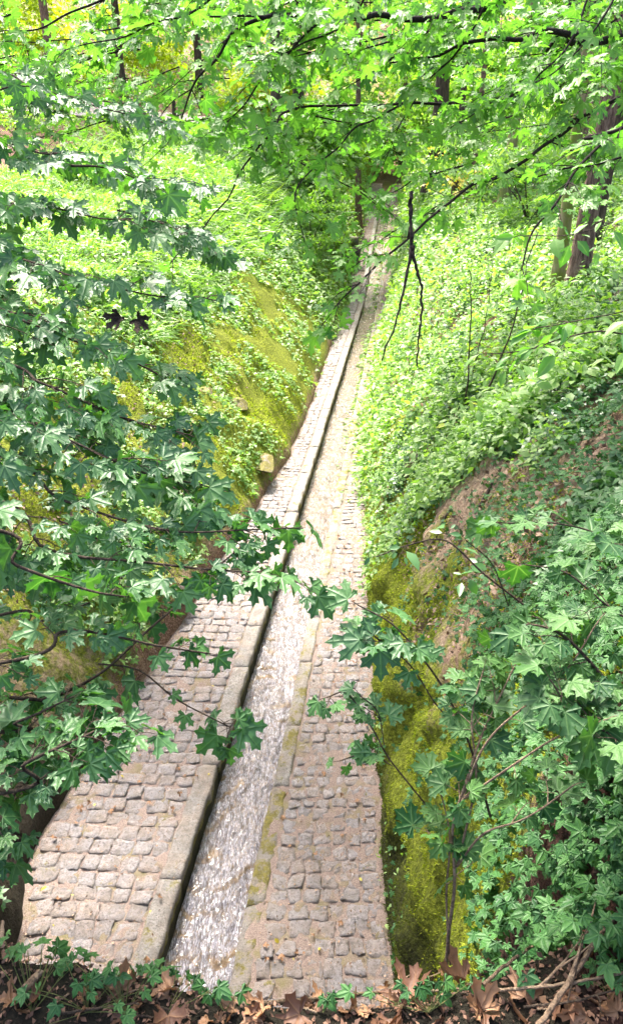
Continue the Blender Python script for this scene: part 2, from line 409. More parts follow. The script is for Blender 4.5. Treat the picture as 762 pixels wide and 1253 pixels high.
def strip(name, fa, fb, z, h0, h1, mat, n=220, m=10, rough=.006, kind='structure', label=None):
    hs = np.linspace(h0, h1, n); u = np.linspace(0, 1, m)
    H = np.repeat(hs[:, None], m, 1); X = fa(hs)[:, None] * (1 - u) + fb(hs)[:, None] * u
    Z = z + ZC(H) + rough * (fbm(X * 30, H * 30, 0, 3) + .7 * fbm(X * 3, H * 3, 5, 3))
    V = np.stack([X, H, Z], -1).reshape(-1, 3)
    i = np.arange(n - 1)[:, None] * m + np.arange(m - 1)[None]
    F = np.stack([i, i + 1, i + m + 1, i + m], -1).reshape(-1, 4)
    one = np.ones(len(V))
    o = link(name, mesh_np(name, V, [F], dict(tint=one * .5, moss=one * .3), True), mat)
    tag(o, label, None, None, kind); return o
strip('joint_bed', lambda h: XL(h) - .03, lambda h: XD(h) - .04, .006, 1.5, 45, MAT['mortar'], 1100, 60, .014, label='sandy joints under the left cobbles').name = 'path_bed'
strip('path_bed', lambda h: XG(h) + .04, lambda h: XR(h) + .03, .011, 1.5, 45, MAT['mortar'], 1100, 40, .014, label='sandy joints under the right cobbles')

def kerb_run(fa, fb, h0, h1, zt, zb, seed, label, name='kerb'):
    """A run of long kerb stones with open joints: one sheet of stones per side."""
    r = np.random.default_rng(seed); V, F, T, MS = [], [], [], []; base = 0; h = h0
    while h < h1:
        L = r.uniform(.5, 1.2); ns, nw = 22, 9
        hs = np.linspace(h + .004, h + L - .004, ns); u = np.linspace(0, 1, nw)
        jx, jz = r.uniform(-.008, .008), r.uniform(-.008, .008)
        A = fa(hs)[:, None] + jx; B = fb(hs)[:, None] + jx
        X = A * (1 - u) + B * u; H = np.repeat(hs[:, None], nw, 1)
        edge = np.minimum(np.minimum(u, 1 - u)[None] * 6, 1) * np.minimum(np.minimum(np.arange(ns), ns - 1 - np.arange(ns))[:, None] * .8, 1)
        Z = zt + jz - .014 * (1 - edge) ** 1.5 + fbm(X * 16, H * 16, seed, 4) * .022 + ZC(H)
        X = X + (fbm(H * 9, H * 0 + seed, 0, 3) * .012) * (abs(u - .5) * 2)[None]
        v = np.stack([X, H, Z], -1).reshape(-1, 3)
        i = np.arange(ns - 1)[:, None] * nw + np.arange(nw - 1)[None]
        f = np.stack([i, i + 1, i + nw + 1, i + nw], -1).reshape(-1, 4)
        edge_i = [*range(nw), *[nw * j + nw - 1 for j in range(1, ns)], *[nw * (ns - 1) + j for j in range(nw - 2, -1, -1)], *[nw * j for j in range(ns - 2, 0, -1)]]
        nlev = 4; m = len(edge_i); rings = [v]; fs = [f]; prev = np.array(edge_i)
        off = ns * nw
        for l in range(1, nlev + 1):
            lo = v[edge_i].copy(); lo[:, 2] += (zb - zt) * l / nlev
            lo[:, 0] += fbm(lo[:, 1] * 12, lo[:, 2] * 12, 4, 3) * .02
            rings.append(lo); cur = np.arange(m) + off; off += m
            fs.append(np.stack([np.roll(prev, -1), prev, cur, np.roll(cur, -1)], -1)); prev = cur
        vv = np.concatenate(rings); V.append(vv); F += [q + base for q in fs]; base += len(vv)
        T.append(np.full(len(vv), r.random())); MS.append(np.where(vv[:, 2] < zt - .04, 1.0, (.12 if seed == 3 else .42) + .3 * r.random()))  # highest value on the side faces selects their painted shadow and algae
        h += L
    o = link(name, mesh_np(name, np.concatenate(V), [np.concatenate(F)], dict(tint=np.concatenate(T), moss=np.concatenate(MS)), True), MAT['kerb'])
    tag(o, label, None, None, 'structure')
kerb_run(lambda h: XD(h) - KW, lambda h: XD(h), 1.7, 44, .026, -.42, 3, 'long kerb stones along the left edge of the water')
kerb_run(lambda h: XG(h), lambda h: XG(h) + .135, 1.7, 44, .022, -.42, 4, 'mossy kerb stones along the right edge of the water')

def build_water():
    n, m = 2600, 34
    hs = np.concatenate([np.linspace(1.6, 9, 1500), np.linspace(9.01, 20, 700), np.linspace(20.02, 44, 400)]); u = np.linspace(0, 1, m)
    H = np.repeat(hs[:, None], m, 1); X = (XD(hs)[:, None] + .005) * (1 - u) + (XG(hs)[:, None] - .005) * u
    # low steps of the bed, each throws up a small standing wave
    hw = H + .05 * fbm(X * 3, H * 2, 0, 2) + .02 * fbm(X * 12, H * 3, 3, 2)
    ph = (hw / .27 + .9 * vnoise(X * 4.5, H * 1.3, 4) + .35 * vnoise(X * 11, H * 3, 6)) % 1.0
    st = .014 * (1 - ph) ** 2 * np.clip(ph * 6, 0, 1) * (.5 + .5 * vnoise(X * 3, H * 2, 8))
    Z = -.195 + ZC(H) + st + .026 * fbm(X * 17, H * 6, 1, 4) + .014 * fbm(X * 46, H * 16, 1, 2) + .012 * fbm(X * 5, H * 2.5, 9, 2)
    foam = 1.0 - 1.6 * np.exp(-((ph - .12) / .16) ** 2) * (.5 + .9 * vnoise(X * 6, H * 4, 2)) * (vnoise(X*2,H*1.1,3) > -.2)
    foam = foam * np.interp(H, [3, 7, 10, 30], [1, .8, .2, -.2])
    V = np.stack([X, H, Z], -1).reshape(-1, 3); n = len(hs)
    i = np.arange(n - 1)[:, None] * m + np.arange(m - 1)[None]
    F = np.stack([i, i + 1, i + m + 1, i + m], -1).reshape(-1, 4)
    o = link('water', mesh_np('water', V, [F], dict(foam=foam.ravel()), True), MAT['water'])
    tag(o, 'shallow white water rushing down the stone gutter', None, None, 'structure')
build_water()

# ------------------------------------------------------------------ leaf shapes
def maple_tpl(lobes, teeth=True, fold=.10, droop=.25, cup=.0, seed=0, depth=.44):
    """lobed leaf: base at the origin, tip along +y, length 1.  Returns verts, tris, vein."""
    r = np.random.default_rng(seed)
    C = (0, .12); V = [C]; vein = [1.]; F = []
    def add(x, y, v):
        V.append((x, y)); vein.append(v); return len(V) - 1
    def pol(a, d): return (C[0] + math.sin(a) * d, C[1] + math.cos(a) * d)
    n = len(lobes); sin_pts = []
    for i in range(n + 1):
        if i == 0: a = lobes[0][0] - .42; d = .20
        elif i == n: a = lobes[-1][0] + .42; d = .20
        else:
            a = (lobes[i - 1][0] + lobes[i][0]) / 2; d = depth * (.5 + .5 * min(lobes[i - 1][1], lobes[i][1]) / .8)
        sin_pts.append(add(*pol(a, d), 0.))
    for i, (a, L, wd) in enumerate(lobes):
        L = L * r.uniform(.94, 1.06)
        dirx, diry = math.sin(a), math.cos(a); px, py = diry, -dirx
        def pt(t, s): return (C[0] + dirx * L * t + px * s, C[1] + diry * L * t + py * s)
        m1 = add(*pt(.45, 0), 1.); m2 = add(*pt(.74, 0), 1.); tip = add(*pt(1, 0), .7)
        s0, s1 = sin_pts[i], sin_pts[i + 1]
        if teeth:
            l1 = add(*pt(.52, -wd * .62), 0.); l2 = add(*pt(.77, -wd * 1.08), .15); l3 = add(*pt(.80, -wd * .50), 0.)
            r1 = add(*pt(.52, wd * .62), 0.); r2 = add(*pt(.77, wd * 1.08), .15); r3 = add(*pt(.80, wd * .50), 0.)
            F += [(0, s0, m1), (s0, l1, m1), (m1, l1, m2), (l1, l2, m2), (l2, l3, m2), (l3, tip, m2),
                  (0, m1, s1), (s1, m1, r1), (m1, m2, r1), (r1, m2, r2), (r2, m2, r3), (r3, m2, tip)]
        else:
            l1 = add(*pt(.62, -wd * .9), 0.); r1 = add(*pt(.62, wd * .9), 0.)
            F += [(0, s0, m1), (s0, l1, m1), (m1, l1, m2), (l1, tip, m2), (0, m1, s1), (s1, m1, r1), (m1, m2, r1), (r1, m2, tip)]
    V = np.array(V); vein = np.array(vein)
    z = fold * (1 - vein) * .9 - droop * (np.maximum(V[:, 1], 0) ** 2) * .55 - cup * abs(V[:, 0]) ** 1.6
    z += r.normal(0, .012, len(z))
    return np.column_stack([V, z]), np.array(F), vein
NORWAY = [(-1.85, .52, .13), (-.88, .82, .20), (0, .92, .22), (.88, .82, .20), (1.85, .52, .13)]
FIELD = [(-1.75, .50, .16), (-.84, .74, .22), (0, .84, .25), (.84, .74, .22), (1.75, .50, .16)]
IVY = [(-1.9, .42, .14), (-.95, .62, .17), (0, .84, .21), (.95, .62, .17), (1.9, .42, .14)]
TPL = {
    'norway': [maple_tpl(NORWAY, True, .10, dr, cu, s) for s, dr, cu in ((1, .25, .1), (2, .6, .25), (3, -.1, .35), (4, .45, -.1), (5, .9, .3))],
    'field': [maple_tpl(FIELD, True, .06, dr, cu, s, .46) for s, dr, cu in ((6, .25, .1), (7, .6, .3), (8, .1, -.1))],
    'ivy': [maple_tpl(IVY, False, .05, dr, cu, s, .45) for s, dr, cu in ((9, .15, .1), (10, .4, .2), (11, 0, -.1))],
    'far_maple': [maple_tpl(NORWAY, False, .05, dr, cu, s) for s, dr, cu in ((12, .3, .1), (13, .7, .3))],
    'dead': [maple_tpl(NORWAY, True, .16, dr, cu, s) for s, dr, cu in ((14, 1.6, -1.2), (15, -1.1, -1.3), (16, .8, 1.3), (17, -1.7, .9))],
}
def oval_tpl(w, droop, fold):
    V = np.array([(0, 0), (-w, .35), (w, .35), (0, .4), (-w * .75, .72), (w * .75, .72), (0, .75), (0, 1)])
    vein = np.array([1, 0, 0, 1, 0, 0, 1, .6])
    F = np.array([(0, 3, 1), (0, 2, 3), (1, 3, 6), (1, 6, 4), (3, 2, 5), (3, 5, 6), (4, 6, 7), (6, 5, 7)])
    z = fold * (1 - vein) - droop * V[:, 1] ** 2
    return np.column_stack([V, z]), F, vein
TPL['oval'] = [oval_tpl(.24, .2, .06), oval_tpl(.30, .45, .04), oval_tpl(.2, .1, .08)]
def diamond_tpl(w, droop):
    V = np.array([(0, 0, 0), (-w, .45, .03), (w, .45, .03), (0, 1, -droop)])
    return V, np.array([(0, 2, 1), (1, 2, 3)]), np.array([1, 0, 0, 1.])
TPL['small'] = [diamond_tpl(.32, .1), diamond_tpl(.26, .35)]
def trefoil_tpl():       # three leaflets
    Vs, Fs, ve = [], [], []; b = 0
    for a, L in ((0, 1), (1.15, .8), (-1.15, .8)):
        V, F, v = diamond_tpl(.26, .2)
        c, s = math.cos(a), math.sin(a)
        W = V * L; W = np.column_stack([W[:, 0] * c + W[:, 1] * s, -W[:, 0] * s + W[:, 1] * c, W[:, 2]])
        Vs.append(W); Fs.append(F + b); ve.append(v); b += len(V)
    return np.concatenate(Vs), np.concatenate(Fs), np.concatenate(ve)
TPL['trefoil'] = [trefoil_tpl()]
TPL['blade'] = [(np.array([(-.035, 0, 0), (.035, 0, 0), (-.02, .6, .05), (.02, .6, .05), (0, 1, -.05)]), np.array([(0, 1, 3), (0, 3, 2), (2, 3, 4)]), np.zeros(5))]
TPL['tuft'] = [(np.array([(-.22, 0, 0), (.22, 0, 0), (0, 1, 0)]), np.array([(0, 1, 2)]), np.zeros(3))]

def leaves(name, kind, P, N, D, size, mat, parent=None, tint=None, smooth=True):
    P = np.asarray(P, float); n = len(P)
    if n == 0: return None
    D = nrm(D); N = nrm(N - (N * D).sum(-1, keepdims=True) * D); X = np.cross(D, N)
    size = np.broadcast_to(size, (n,)); tint = rng.random(n) if tint is None else tint
    tp = TPL[kind]; which = rng.integers(0, len(tp), n)
    Vs, Fs, T, Ve = [], [], [], []; base = 0
    for k, (tv, tf, te) in enumerate(tp):
        s = np.where(which == k)[0]
        if len(s) == 0: continue
        sx = size[s] * rng.uniform(.88, 1.12, len(s))
        A = (tv[None, :, 0, None] * X[s][:, None] * sx[:, None, None] + tv[None, :, 1, None] * D[s][:, None] * size[s][:, None, None]
             + tv[None, :, 2, None] * N[s][:, None] * size[s][:, None, None]) + P[s][:, None]
        nv = len(tv)
        Vs.append(A.reshape(-1, 3)); Fs.append((tf[None] + (np.arange(len(s)) * nv)[:, None, None]).reshape(-1, 3) + base)
        T.append(np.repeat(tint[s], nv)); Ve.append(np.tile(te, len(s))); base += nv * len(s)
    me = mesh_np(name, np.concatenate(Vs), [np.concatenate(Fs)], dict(tint=np.concatenate(T), vein=np.concatenate(Ve)), smooth)
    return link(name, me, MAT[mat] if isinstance(mat, str) else mat, parent)

# ------------------------------------------------------------------ tubes
class Tubes:
    def __init__(s): s.V = []; s.F = []; s.b = 0
    def add(s, pts, r0, r1=None, sides=6, wob=0.):
        P = np.asarray(pts, float); n = len(P)
        rad = np.linspace(r0, r0 if r1 is None else r1, n) if np.isscalar(r0) else np.asarray(r0)
        T = nrm(np.gradient(P, axis=0)); up = np.array([.13, .21, .97])
        A = nrm(np.cross(T, up) + 1e-6); B = np.cross(T, A)
        a = np.linspace(0, 2 * np.pi, sides, endpoint=False)
        rr = rad[:, None] * (1 + wob * rng.normal(0, 1, (n, sides)))
        V = P[:, None] + rr[..., None] * (np.cos(a)[None, :, None] * A[:, None] + np.sin(a)[None, :, None] * B[:, None])
        i = np.arange(n - 1)[:, None] * sides + np.arange(sides)[None]; j = np.arange(n - 1)[:, None] * sides + (np.arange(sides)[None] + 1) % sides
        s.F.append((np.stack([i, j, j + sides, i + sides], -1).reshape(-1, 4)) + s.b)
        s.V.append(V.reshape(-1, 3)); s.b += n * sides
    def build(s, name, mat, parent=None):
        if not s.V: return None
        return link(name, mesh_np(name, np.concatenate(s.V), [np.concatenate(s.F)], None, True), MAT[mat] if isinstance(mat, str) else mat, parent)
def spline(pts, n=20, jit=0.):
    P = np.asarray(pts, float)
    if len(P) == 2: P = np.array([P[0], P[0] * .66 + P[1] * .34, P[0] * .33 + P[1] * .67, P[1]])
    Q = np.vstack([2 * P[0] - P[1], P, 2 * P[-1] - P[-2]]); out = []
    m = max(2, n // (len(P) - 1))
    for k in range(len(P) - 1):
        t = np.linspace(0, 1, m, endpoint=False)[:, None]
        a, b, c, d = Q[k:k + 4]
        out.append(.5 * (2 * b + (c - a) * t + (2 * a - 5 * b + 4 * c - d) * t ** 2 + (3 * b - a - 3 * c + d) * t ** 3))
    out = np.vstack(out + [P[-1:]])
    if jit:
        J = rng.normal(0, jit, out.shape); J[0] = 0; J[1:-1] = (J[1:-1] + J[:-2]) / 2; out = out + J
    return out
UP = np.array([0, 0, 1.])

class Spray:
    """collects leaves and twigs of one bough"""
    def __init__(s): s.tw = Tubes(); s.P = []; s.N = []; s.D = []; s.S = []
    def leaf(s, base, out, size, droop=.45, face=.45, pet=.55, tilt=.35):
        out = nrm(out); d = nrm(out + UP * rng.uniform(-.1, .25) + rng.normal(0, .15, 3))
        L = size * rng.uniform(.35, 1.) * pet
        tip = base + d * L - UP * L * .15
        s.tw.add([base, base + d * L * .5, tip], .0011, .0009, 3)
        D = nrm(out * 1.0 + rng.normal(0, .30, 3) - UP * (droop + rng.uniform(-.2, .3)))
        toc = nrm(CAM - base); toc = toc * np.array([1, 1, .3])
        N = nrm(UP * .85 + toc * face + rng.normal(0, tilt, 3))
        s.P.append(tip); s.N.append(N); s.D.append(D); s.S.append(size * rng.uniform(.5, 1.22))
    def twig(s, a, d, L, size, node, r=.0025, **kw):
        d = nrm(d); n = max(2, int(L / node))
        pts = spline([a, a + d * L * .5 + UP * L * .03, a + d * L - UP * L * .12], 8, L * .01)
        s.tw.add(pts, r, r * .5, 4)
        side = nrm(np.cross(d, UP) + rng.normal(0, .15, 3))
        for k in range(n):
            t = (k + .8) / n; p = pts[min(len(pts) - 1, int(t * (len(pts) - 1)))]
            for sg in (-1, 1):
                if rng.random() < .9: s.leaf(p, d * .55 + side * sg, size * (.8 + .25 * (1 - t)), **kw)
        s.leaf(pts[-1], d, size, **kw)
    def build(s, parent, leafkind, leafmat, twigmat, name='bough'):
        o = s.tw.build(name, twigmat, parent)
        if s.P: leaves('foliage', leafkind, np.array(s.P), np.array(s.N), np.array(s.D), np.array(s.S), leafmat, o)
        return o

def bough(parent, pts, r0, r1, size, kind, lmat, tmat, t0=.2, t1=1., step=.10, side=(.12, .30), node=.07, dens=.8, sag=0., **kw):
    """pts: world points. opposite side twigs with paired leaves"""
    sp = Spray(); P = spline(pts, max(16, len(pts) * 8), 0.)
    seg = np.linalg.norm(np.diff(P, axis=0), axis=1); tot = seg.sum(); cum = np.concatenate([[0], np.cumsum(seg)])
    P = P + np.stack([vnoise(cum * 6, cum * 0 + i * 9.1 + r0 * 999) for i in range(3)], -1) * min(.02, .006 + tot * .004)
    sp.tw.add(P, r0, r1, 7)
    s = tot * t0
    while s < tot * t1:
        i = min(len(P) - 2, int(np.searchsorted(cum, s)) - 1); i = max(i, 0)
        d = nrm(P[i + 1] - P[i]); p = P[i] + d * (s - cum[i])
        sd = nrm(np.cross(d, UP) + rng.normal(0, .2, 3)); fr = s / tot
        for sg in (-1, 1):
            if rng.random() > dens: continue
            if rng.random() < .72:
                L = rng.uniform(*side) * (1.15 - .7 * fr)
                sp.twig(p, d * .75 + sd * sg * .85 + UP * rng.uniform(-.25, .3), L, size, node, max(.0016, r1), **kw)
            else: sp.leaf(p, d * .4 + sd * sg, size, **kw)
        s += step * rng.uniform(.7, 1.3)
    if t1 >= 1: sp.leaf(P[-1], P[-1] - P[-2], size, **kw)
    return sp.build(parent, kind, lmat, tmat)

def crown_leaves(parent, c, rad, n, size, mat, kind='far_maple', clump=26, fill=.45, name='crown'):
    c = np.array(c, float); rad = np.array(rad, float)
    d = nrm(rng.normal(0, 1, (clump, 3))); rr = rng.uniform(fill, 1, clump) ** .6
    cc = c + d * rad * rr[:, None]; cr = rng.uniform(.18, .38, clump) * rad.min()
    idx = rng.integers(0, clump, n)
    off = rng.normal(0, 1, (n, 3)) * np.array([1.25, 1.25, .45]) * cr[idx][:, None] * .62
    P = cc[idx] + off
    N = UP * .9 + rng.normal(0, .42, (n, 3)) + nrm(P - c) * .3
    a = rng.random(n) * 6.283; D = np.stack([np.cos(a), np.sin(a), -.35 + 0 * a], -1) + rng.normal(0, .2, (n, 3))
    tint = np.clip(rng.random(n) * .6 + .4 * rng.random(clump)[idx], 0, 1)
    leaves(name, kind, P, N, D, size * rng.uniform(.6, 1.3, n), mat, parent, tint, smooth=False)
    return cc

# ------------------------------------------------------------------ left maple (dark leaves close to the camera)
def left_maple():
    t = empty('maple_tree', (-2.3, .6, 3.0))
    tag(t, 'dark green maple whose leafy boughs hang in from the left edge', 'tree')
    tr = Tubes(); pts = spline([(-2.3, .6, 2.9), (-2.28, .7, 4.2), (-2.2, .75, 5.6), (-2.3, .9, 7.5)], 20)
    tr.add(pts, .11, .05, 12, .04); tr.build('trunk', 'bark_dark', t)
    def start(z): 
        k = np.argmin(abs(pts[:, 2] - z)); return pts[k]
    B = [  # (trunk z, pixel path with depths, leaf size, side twig range, density)
        (6.2, [(-90, 40, 2.7), (60, 110, 2.8), (200, 150, 2.9)], .10, (.15, .35), .65),
        (6.0, [(-90, 130, 2.5), (80, 190, 2.6), (230, 225, 2.8)], .105, (.15, .4), .85),
        (5.8, [(-90, 210, 2.3), (60, 250, 2.4), (250, 285, 2.6)], .105, (.15, .38), .9),
        (5.6, [(-90, 270, 2.2), (80, 335, 2.25), (262, 370, 2.4)], .105, (.12, .30), .9),
        (5.4, [(-90, 350, 2.0), (40, 395, 2.1), (140, 435, 2.2), (225, 470, 2.3)], .10, (.15, .34), .95),
        (5.2, [(-90, 420, 1.9), (60, 470, 2.0), (150, 510, 2.1), (235, 535, 2.2)], .10, (.15, .30), .95),
        (5.0, [(-90, 480, 1.8), (70, 530, 1.9), (170, 575, 2.0), (265, 600, 2.1)], .095, (.15, .30), .95),
        (4.8, [(-90, 540, 1.75), (80, 610, 1.85), (220, 650, 1.95), (375, 645, 2.1)], .090, (.10, .24), .8),
        (4.7, [(-90, 600, 1.7), (60, 670, 1.75), (200, 690, 1.85), (330, 705, 1.95), (372, 712, 2.0)], .090, (.08, .2), .75),
        (4.6, [(-90, 640, 1.5), (20, 690, 1.55), (110, 720, 1.6), (160, 730, 1.65)], .105, (.10, .18), .5),
        (4.4, [(-60, 850, 1.65), (60, 850, 1.7), (160, 795, 1.8), (260, 700, 1.95), (300, 665, 2.0)], .075, (.05, .14), .55),
        (4.3, [(-60, 820, 1.55), (80, 770, 1.65), (200, 790, 1.75), (262, 800, 1.8)], .075, (.06, .16), .6),
        (4.0, [(-60, 980, 1.5), (30, 930, 1.5), (100, 900, 1.5), (140, 880, 1.55)], .085, (.08, .18), .85),
        (4.2, [(-60, 900, 1.6), (20, 880, 1.6), (90, 850, 1.65)], .085, (.10, .2), .8),
        (3.9, [(-60, 1040, 1.6), (-10, 1000, 1.6), (25, 960, 1.6)], .075, (.05, .12), .6),
        (3.8, [(-60, 770, 1.8), (40, 760, 1.85), (110, 735, 1.95)], .075, (.08, .2), .7),
    ]
    for z, path, sz, side, dens in B:
        sz = sz * .74; side = (side[0] * .8, side[1] * .8)
        p0 = start(z); W = [at(*q) for q in path]
        bough(t, [p0] + W, .0055, .002, sz, 'norway', 'maple_dark', 'twig', t0=.45, side=side, dens=dens * .9, step=.066, node=.062, face=.5)
    for i in range(10):
        y0 = rng.uniform(90, 700); x0 = rng.uniform(-70, 150) * (1 if y0 < 560 else .6); dd = rng.uniform(1.9, 3.0); L = rng.uniform(60, 130)
        a = rng.uniform(-.35, .6)
        bough(t, [at(x0, y0, dd), at(x0 + L * .5 * math.cos(a), y0 + L * .5 * math.sin(a) - 8, dd + .08), at(x0 + L * math.cos(a), y0 + L * math.sin(a), dd + .15)], .004, .002, .076, 'norway', 'maple_dark', 'twig', t0=.0, side=(.10, .24), dens=.85, step=.07, node=.065, face=.5)
    # the thin twig reaching out over the cobbles with a cluster at its tip
    sp = Spray()
    P = spline([at(-60, 900, 1.7), at(60, 850, 1.75), at(150, 790, 1.8), at(190, 835, 1.8), at(240, 868, 1.8), at(285, 892, 1.8)], 40)
    P = spline([at(120, 812, 1.78), at(170, 820, 1.8), at(215, 855, 1.8), at(262, 880, 1.8), at(282, 890, 1.8)], 30); sp.tw.add(P, .0026, .0014, 5)
    for k, (dx, dy) in enumerate([(-1, .2), (.2, 1), (.9, .1), (.4, -.9), (-.7, -.5), (.8, -.5), (0, .6)]):
        o = nrm(np.array([dx, -dy * .4, -dy * .6]))
        sp.leaf(P[-1 - (k % 3) * 2], o, .074, pet=.7, face=.9, tilt=.2)
    for q in (8, 12, 16):
        sp.leaf(P[q], np.array([rng.normal(), -.3, -.3]), .065, face=.9, tilt=.2)
    sp.build(t, 'norway', 'maple_dark', 'twig')
    # shrivelled brown leaf caught in the boughs
    o = leaves('dead_leaf', 'dead', [at(150, 385, 2.2), at(166, 388, 2.2)], np.array([[.2, -.7, .6], [-.3, -.7, .4]]), np.array([[-.5, 0, -.6], [.6, 0, -.5]]), .055, 'twig')
    tag(o, 'shrivelled dark brown leaf hanging in the left maple boughs', 'leaf')
left_maple()

# ------------------------------------------------------------------ big maple on the right whose boughs cross the top of the view
def overhead_maple():
    t = empty('maple_tree', (4.6, 4.2, 3.4))
    tag(t, 'bright green maple whose dark boughs cross the top of the view', 'tree')
    tr = Tubes(); pts = spline([(4.6, 4.2, 3.0), (4.5, 4.3, 5.0), (4.3, 4.3, 7), (4.3, 4.2, 10)], 20)
    tr.add(pts, .24, .12, 14, .04); tr.build('trunk', 'bark', t)
    crown_leaves(t, (.3, 12.0, 10.4), (5.2, 2.1, 1.5), 4200, .18, 'maple_fresh', clump=60)  # unseen crown above the frame, added to shade the near paving
    S0 = lambda z: pts[np.argmin(abs(pts[:, 2] - z))]
    kw = dict(kind='norway', lmat='maple_fresh', tmat='twig_dark', node=.08, face=.15, droop=.25, tilt=.45)
    big = [
        (6.2, [(762, 45, 4.6), (700, 41, 4.4), (640, 45, 4.3), (560, 58, 4.3), (480, 80, 4.4)], .030, .004),
        (7.5, [(680, -40, 4.4), (612, 0, 4.2), (540, 18, 4.1), (470, 22, 4.0), (400, 17, 3.9), (330, 22, 3.8), (285, 45, 3.8), (240, 95, 3.8), (218, 150, 3.9)], .026, .0035),
        (7.0, [(762, -20, 4.6), (620, 118, 4.8), (500, 124, 4.7), (370, 132, 4.6), (330, 160, 4.5), (262, 262, 4.4), (195, 335, 4.3)], .014, .003),
        (6.2, [(762, 120, 4.4), (705, 148, 4.2), (640, 195, 4.1), (560, 240, 4.0), (500, 290, 3.9), (440, 345, 3.9), (395, 400, 3.9)], .014, .003),
        (5.8, [(790, 145, 3.4), (740, 175, 3.3), (690, 235, 3.2), (655, 290, 3.2), (640, 330, 3.2)], .010, .003),
    ]
    for z, path, r0, r1 in big:
        bough(t, [S0(z)] + [at(*q) for q in path], r0, r1, .090, t0=.25, side=(.2, .5), step=.14, dens=.6, **kw)
    # lesser boughs that start on the big ones
    lesser = [
        [(405, 18, 3.9), (370, 45, 3.9), (320, 100, 3.9), (285, 140, 3.9), (258, 172, 3.9)],
        [(500, 124, 4.6), (440, 155, 4.4), (395, 195, 4.3), (362, 235, 4.2), (372, 295, 4.2)],
        [(330, 22, 3.8), (290, 20, 3.7), (205, 22, 3.6), (140, 60, 3.6)],
        [(600, 0, 4.0), (560, 60, 4.2), (500, 130, 4.4), (470, 200, 4.5)],
        [(720, 0, 4.2), (690, 60, 4.2), (640, 110, 4.2), (600, 130, 4.2)],
        [(762, 80, 4.3), (700, 100, 4.3), (640, 105, 4.2), (560, 150, 4.2)],
        [(460, -40, 3.6), (430, 20, 3.7), (360, 60, 3.8), (300, 75, 3.8)],
        [(300, -40, 3.4), (240, 10, 3.5), (160, 40, 3.5), (80, 60, 3.5)],
        [(200, -40, 3.2), (120, 0, 3.3), (60, 30, 3.3), (0, 38, 3.3)],
        [(560, -40, 4.0), (520, 40, 4.2), (450, 90, 4.4), (420, 110, 4.4)],
        [(640, -30, 5.0), (580, 40, 5.2), (520, 90, 5.4), (430, 180, 5.5)],
        [(762, 20, 5.0), (680, 70, 5.0), (620, 140, 5.1), (560, 190, 5.1)],
        [(762, -20, 3.8), (730, 30, 3.8), (690, 80, 3.8), (650, 100, 3.8)],
        [(580, 200, 6.2), (520, 215, 6.2), (470, 240, 6.2), (425, 268, 6.2)],
        [(330, 180, 5.6), (390, 210, 5.8), (440, 235, 6.0), (480, 262, 6.1)],
        [(540, 250, 6.8), (490, 280, 6.8), (450, 300, 6.8), (420, 318, 6.8)],
        [(800, 180, 4.0), (730, 200, 4.0), (650, 215, 4.0), (600, 215, 4.0)],
    ]
    for path in lesser:
        bough(t, [at(*q) for q in path], .007, .0025, .090, t0=.05, side=(.2, .45), step=.13, dens=.7, **kw)
    # leafy side boughs filling the upper part of the view
    for i in range(56):
        x0 = rng.uniform(120, 860); y0 = rng.uniform(-60, 150) + max(0, (x0 - 420) * .12); dd = rng.uniform(3.6, 6.5)
        L = rng.uniform(90, 170); sg = -1 if rng.random() < .75 else 1
        bough(t, [at(x0, y0, dd), at(x0 + sg * L * .5, y0 + rng.uniform(0, 25), dd + .1), at(x0 + sg * L, y0 + rng.uniform(15, 60), dd + .2)], .005, .002, .085, t0=.0, side=(.15, .42), step=.12, dens=.75, **kw)
    for i in range(16):
        x0 = rng.uniform(-60, 330); y0 = rng.uniform(-50, 110); dd = rng.uniform(3.8, 6.0); L = rng.uniform(80, 150)
        bough(t, [at(x0, y0, dd), at(x0 - L * .5, y0 + rng.uniform(0, 25), dd + .1), at(x0 - L, y0 + rng.uniform(15, 50), dd + .2)], .005, .002, .10, t0=.0, side=(.15, .45), step=.15, dens=.7, **kw)
    # bare hanging twigs, mossy and black
    sp = Spray()
    for path, r0, r1 in (([(503, 235, 3.2), (502, 262, 3.2), (503, 300, 3.2), (494, 350, 3.2), (484, 395, 3.2), (466, 440, 3.2)], .010, .003),
                         ([(503, 285, 3.2), (506, 315, 3.2), (515, 350, 3.2), (514, 395, 3.2), (508, 450, 3.2)], .009, .003)):
        P = spline([at(*q) for q in path], 40, .004); sp.tw.add(P, r0, r1, 6, .18)
    P = spline([at(500, 290, 3.9), at(502, 278, 3.5), at(503, 285, 3.2)], 10); sp.tw.add(P, .009, .009, 6)
    sp.build(t, 'norway', 'maple_fresh', 'twig_dark')
overhead_maple()

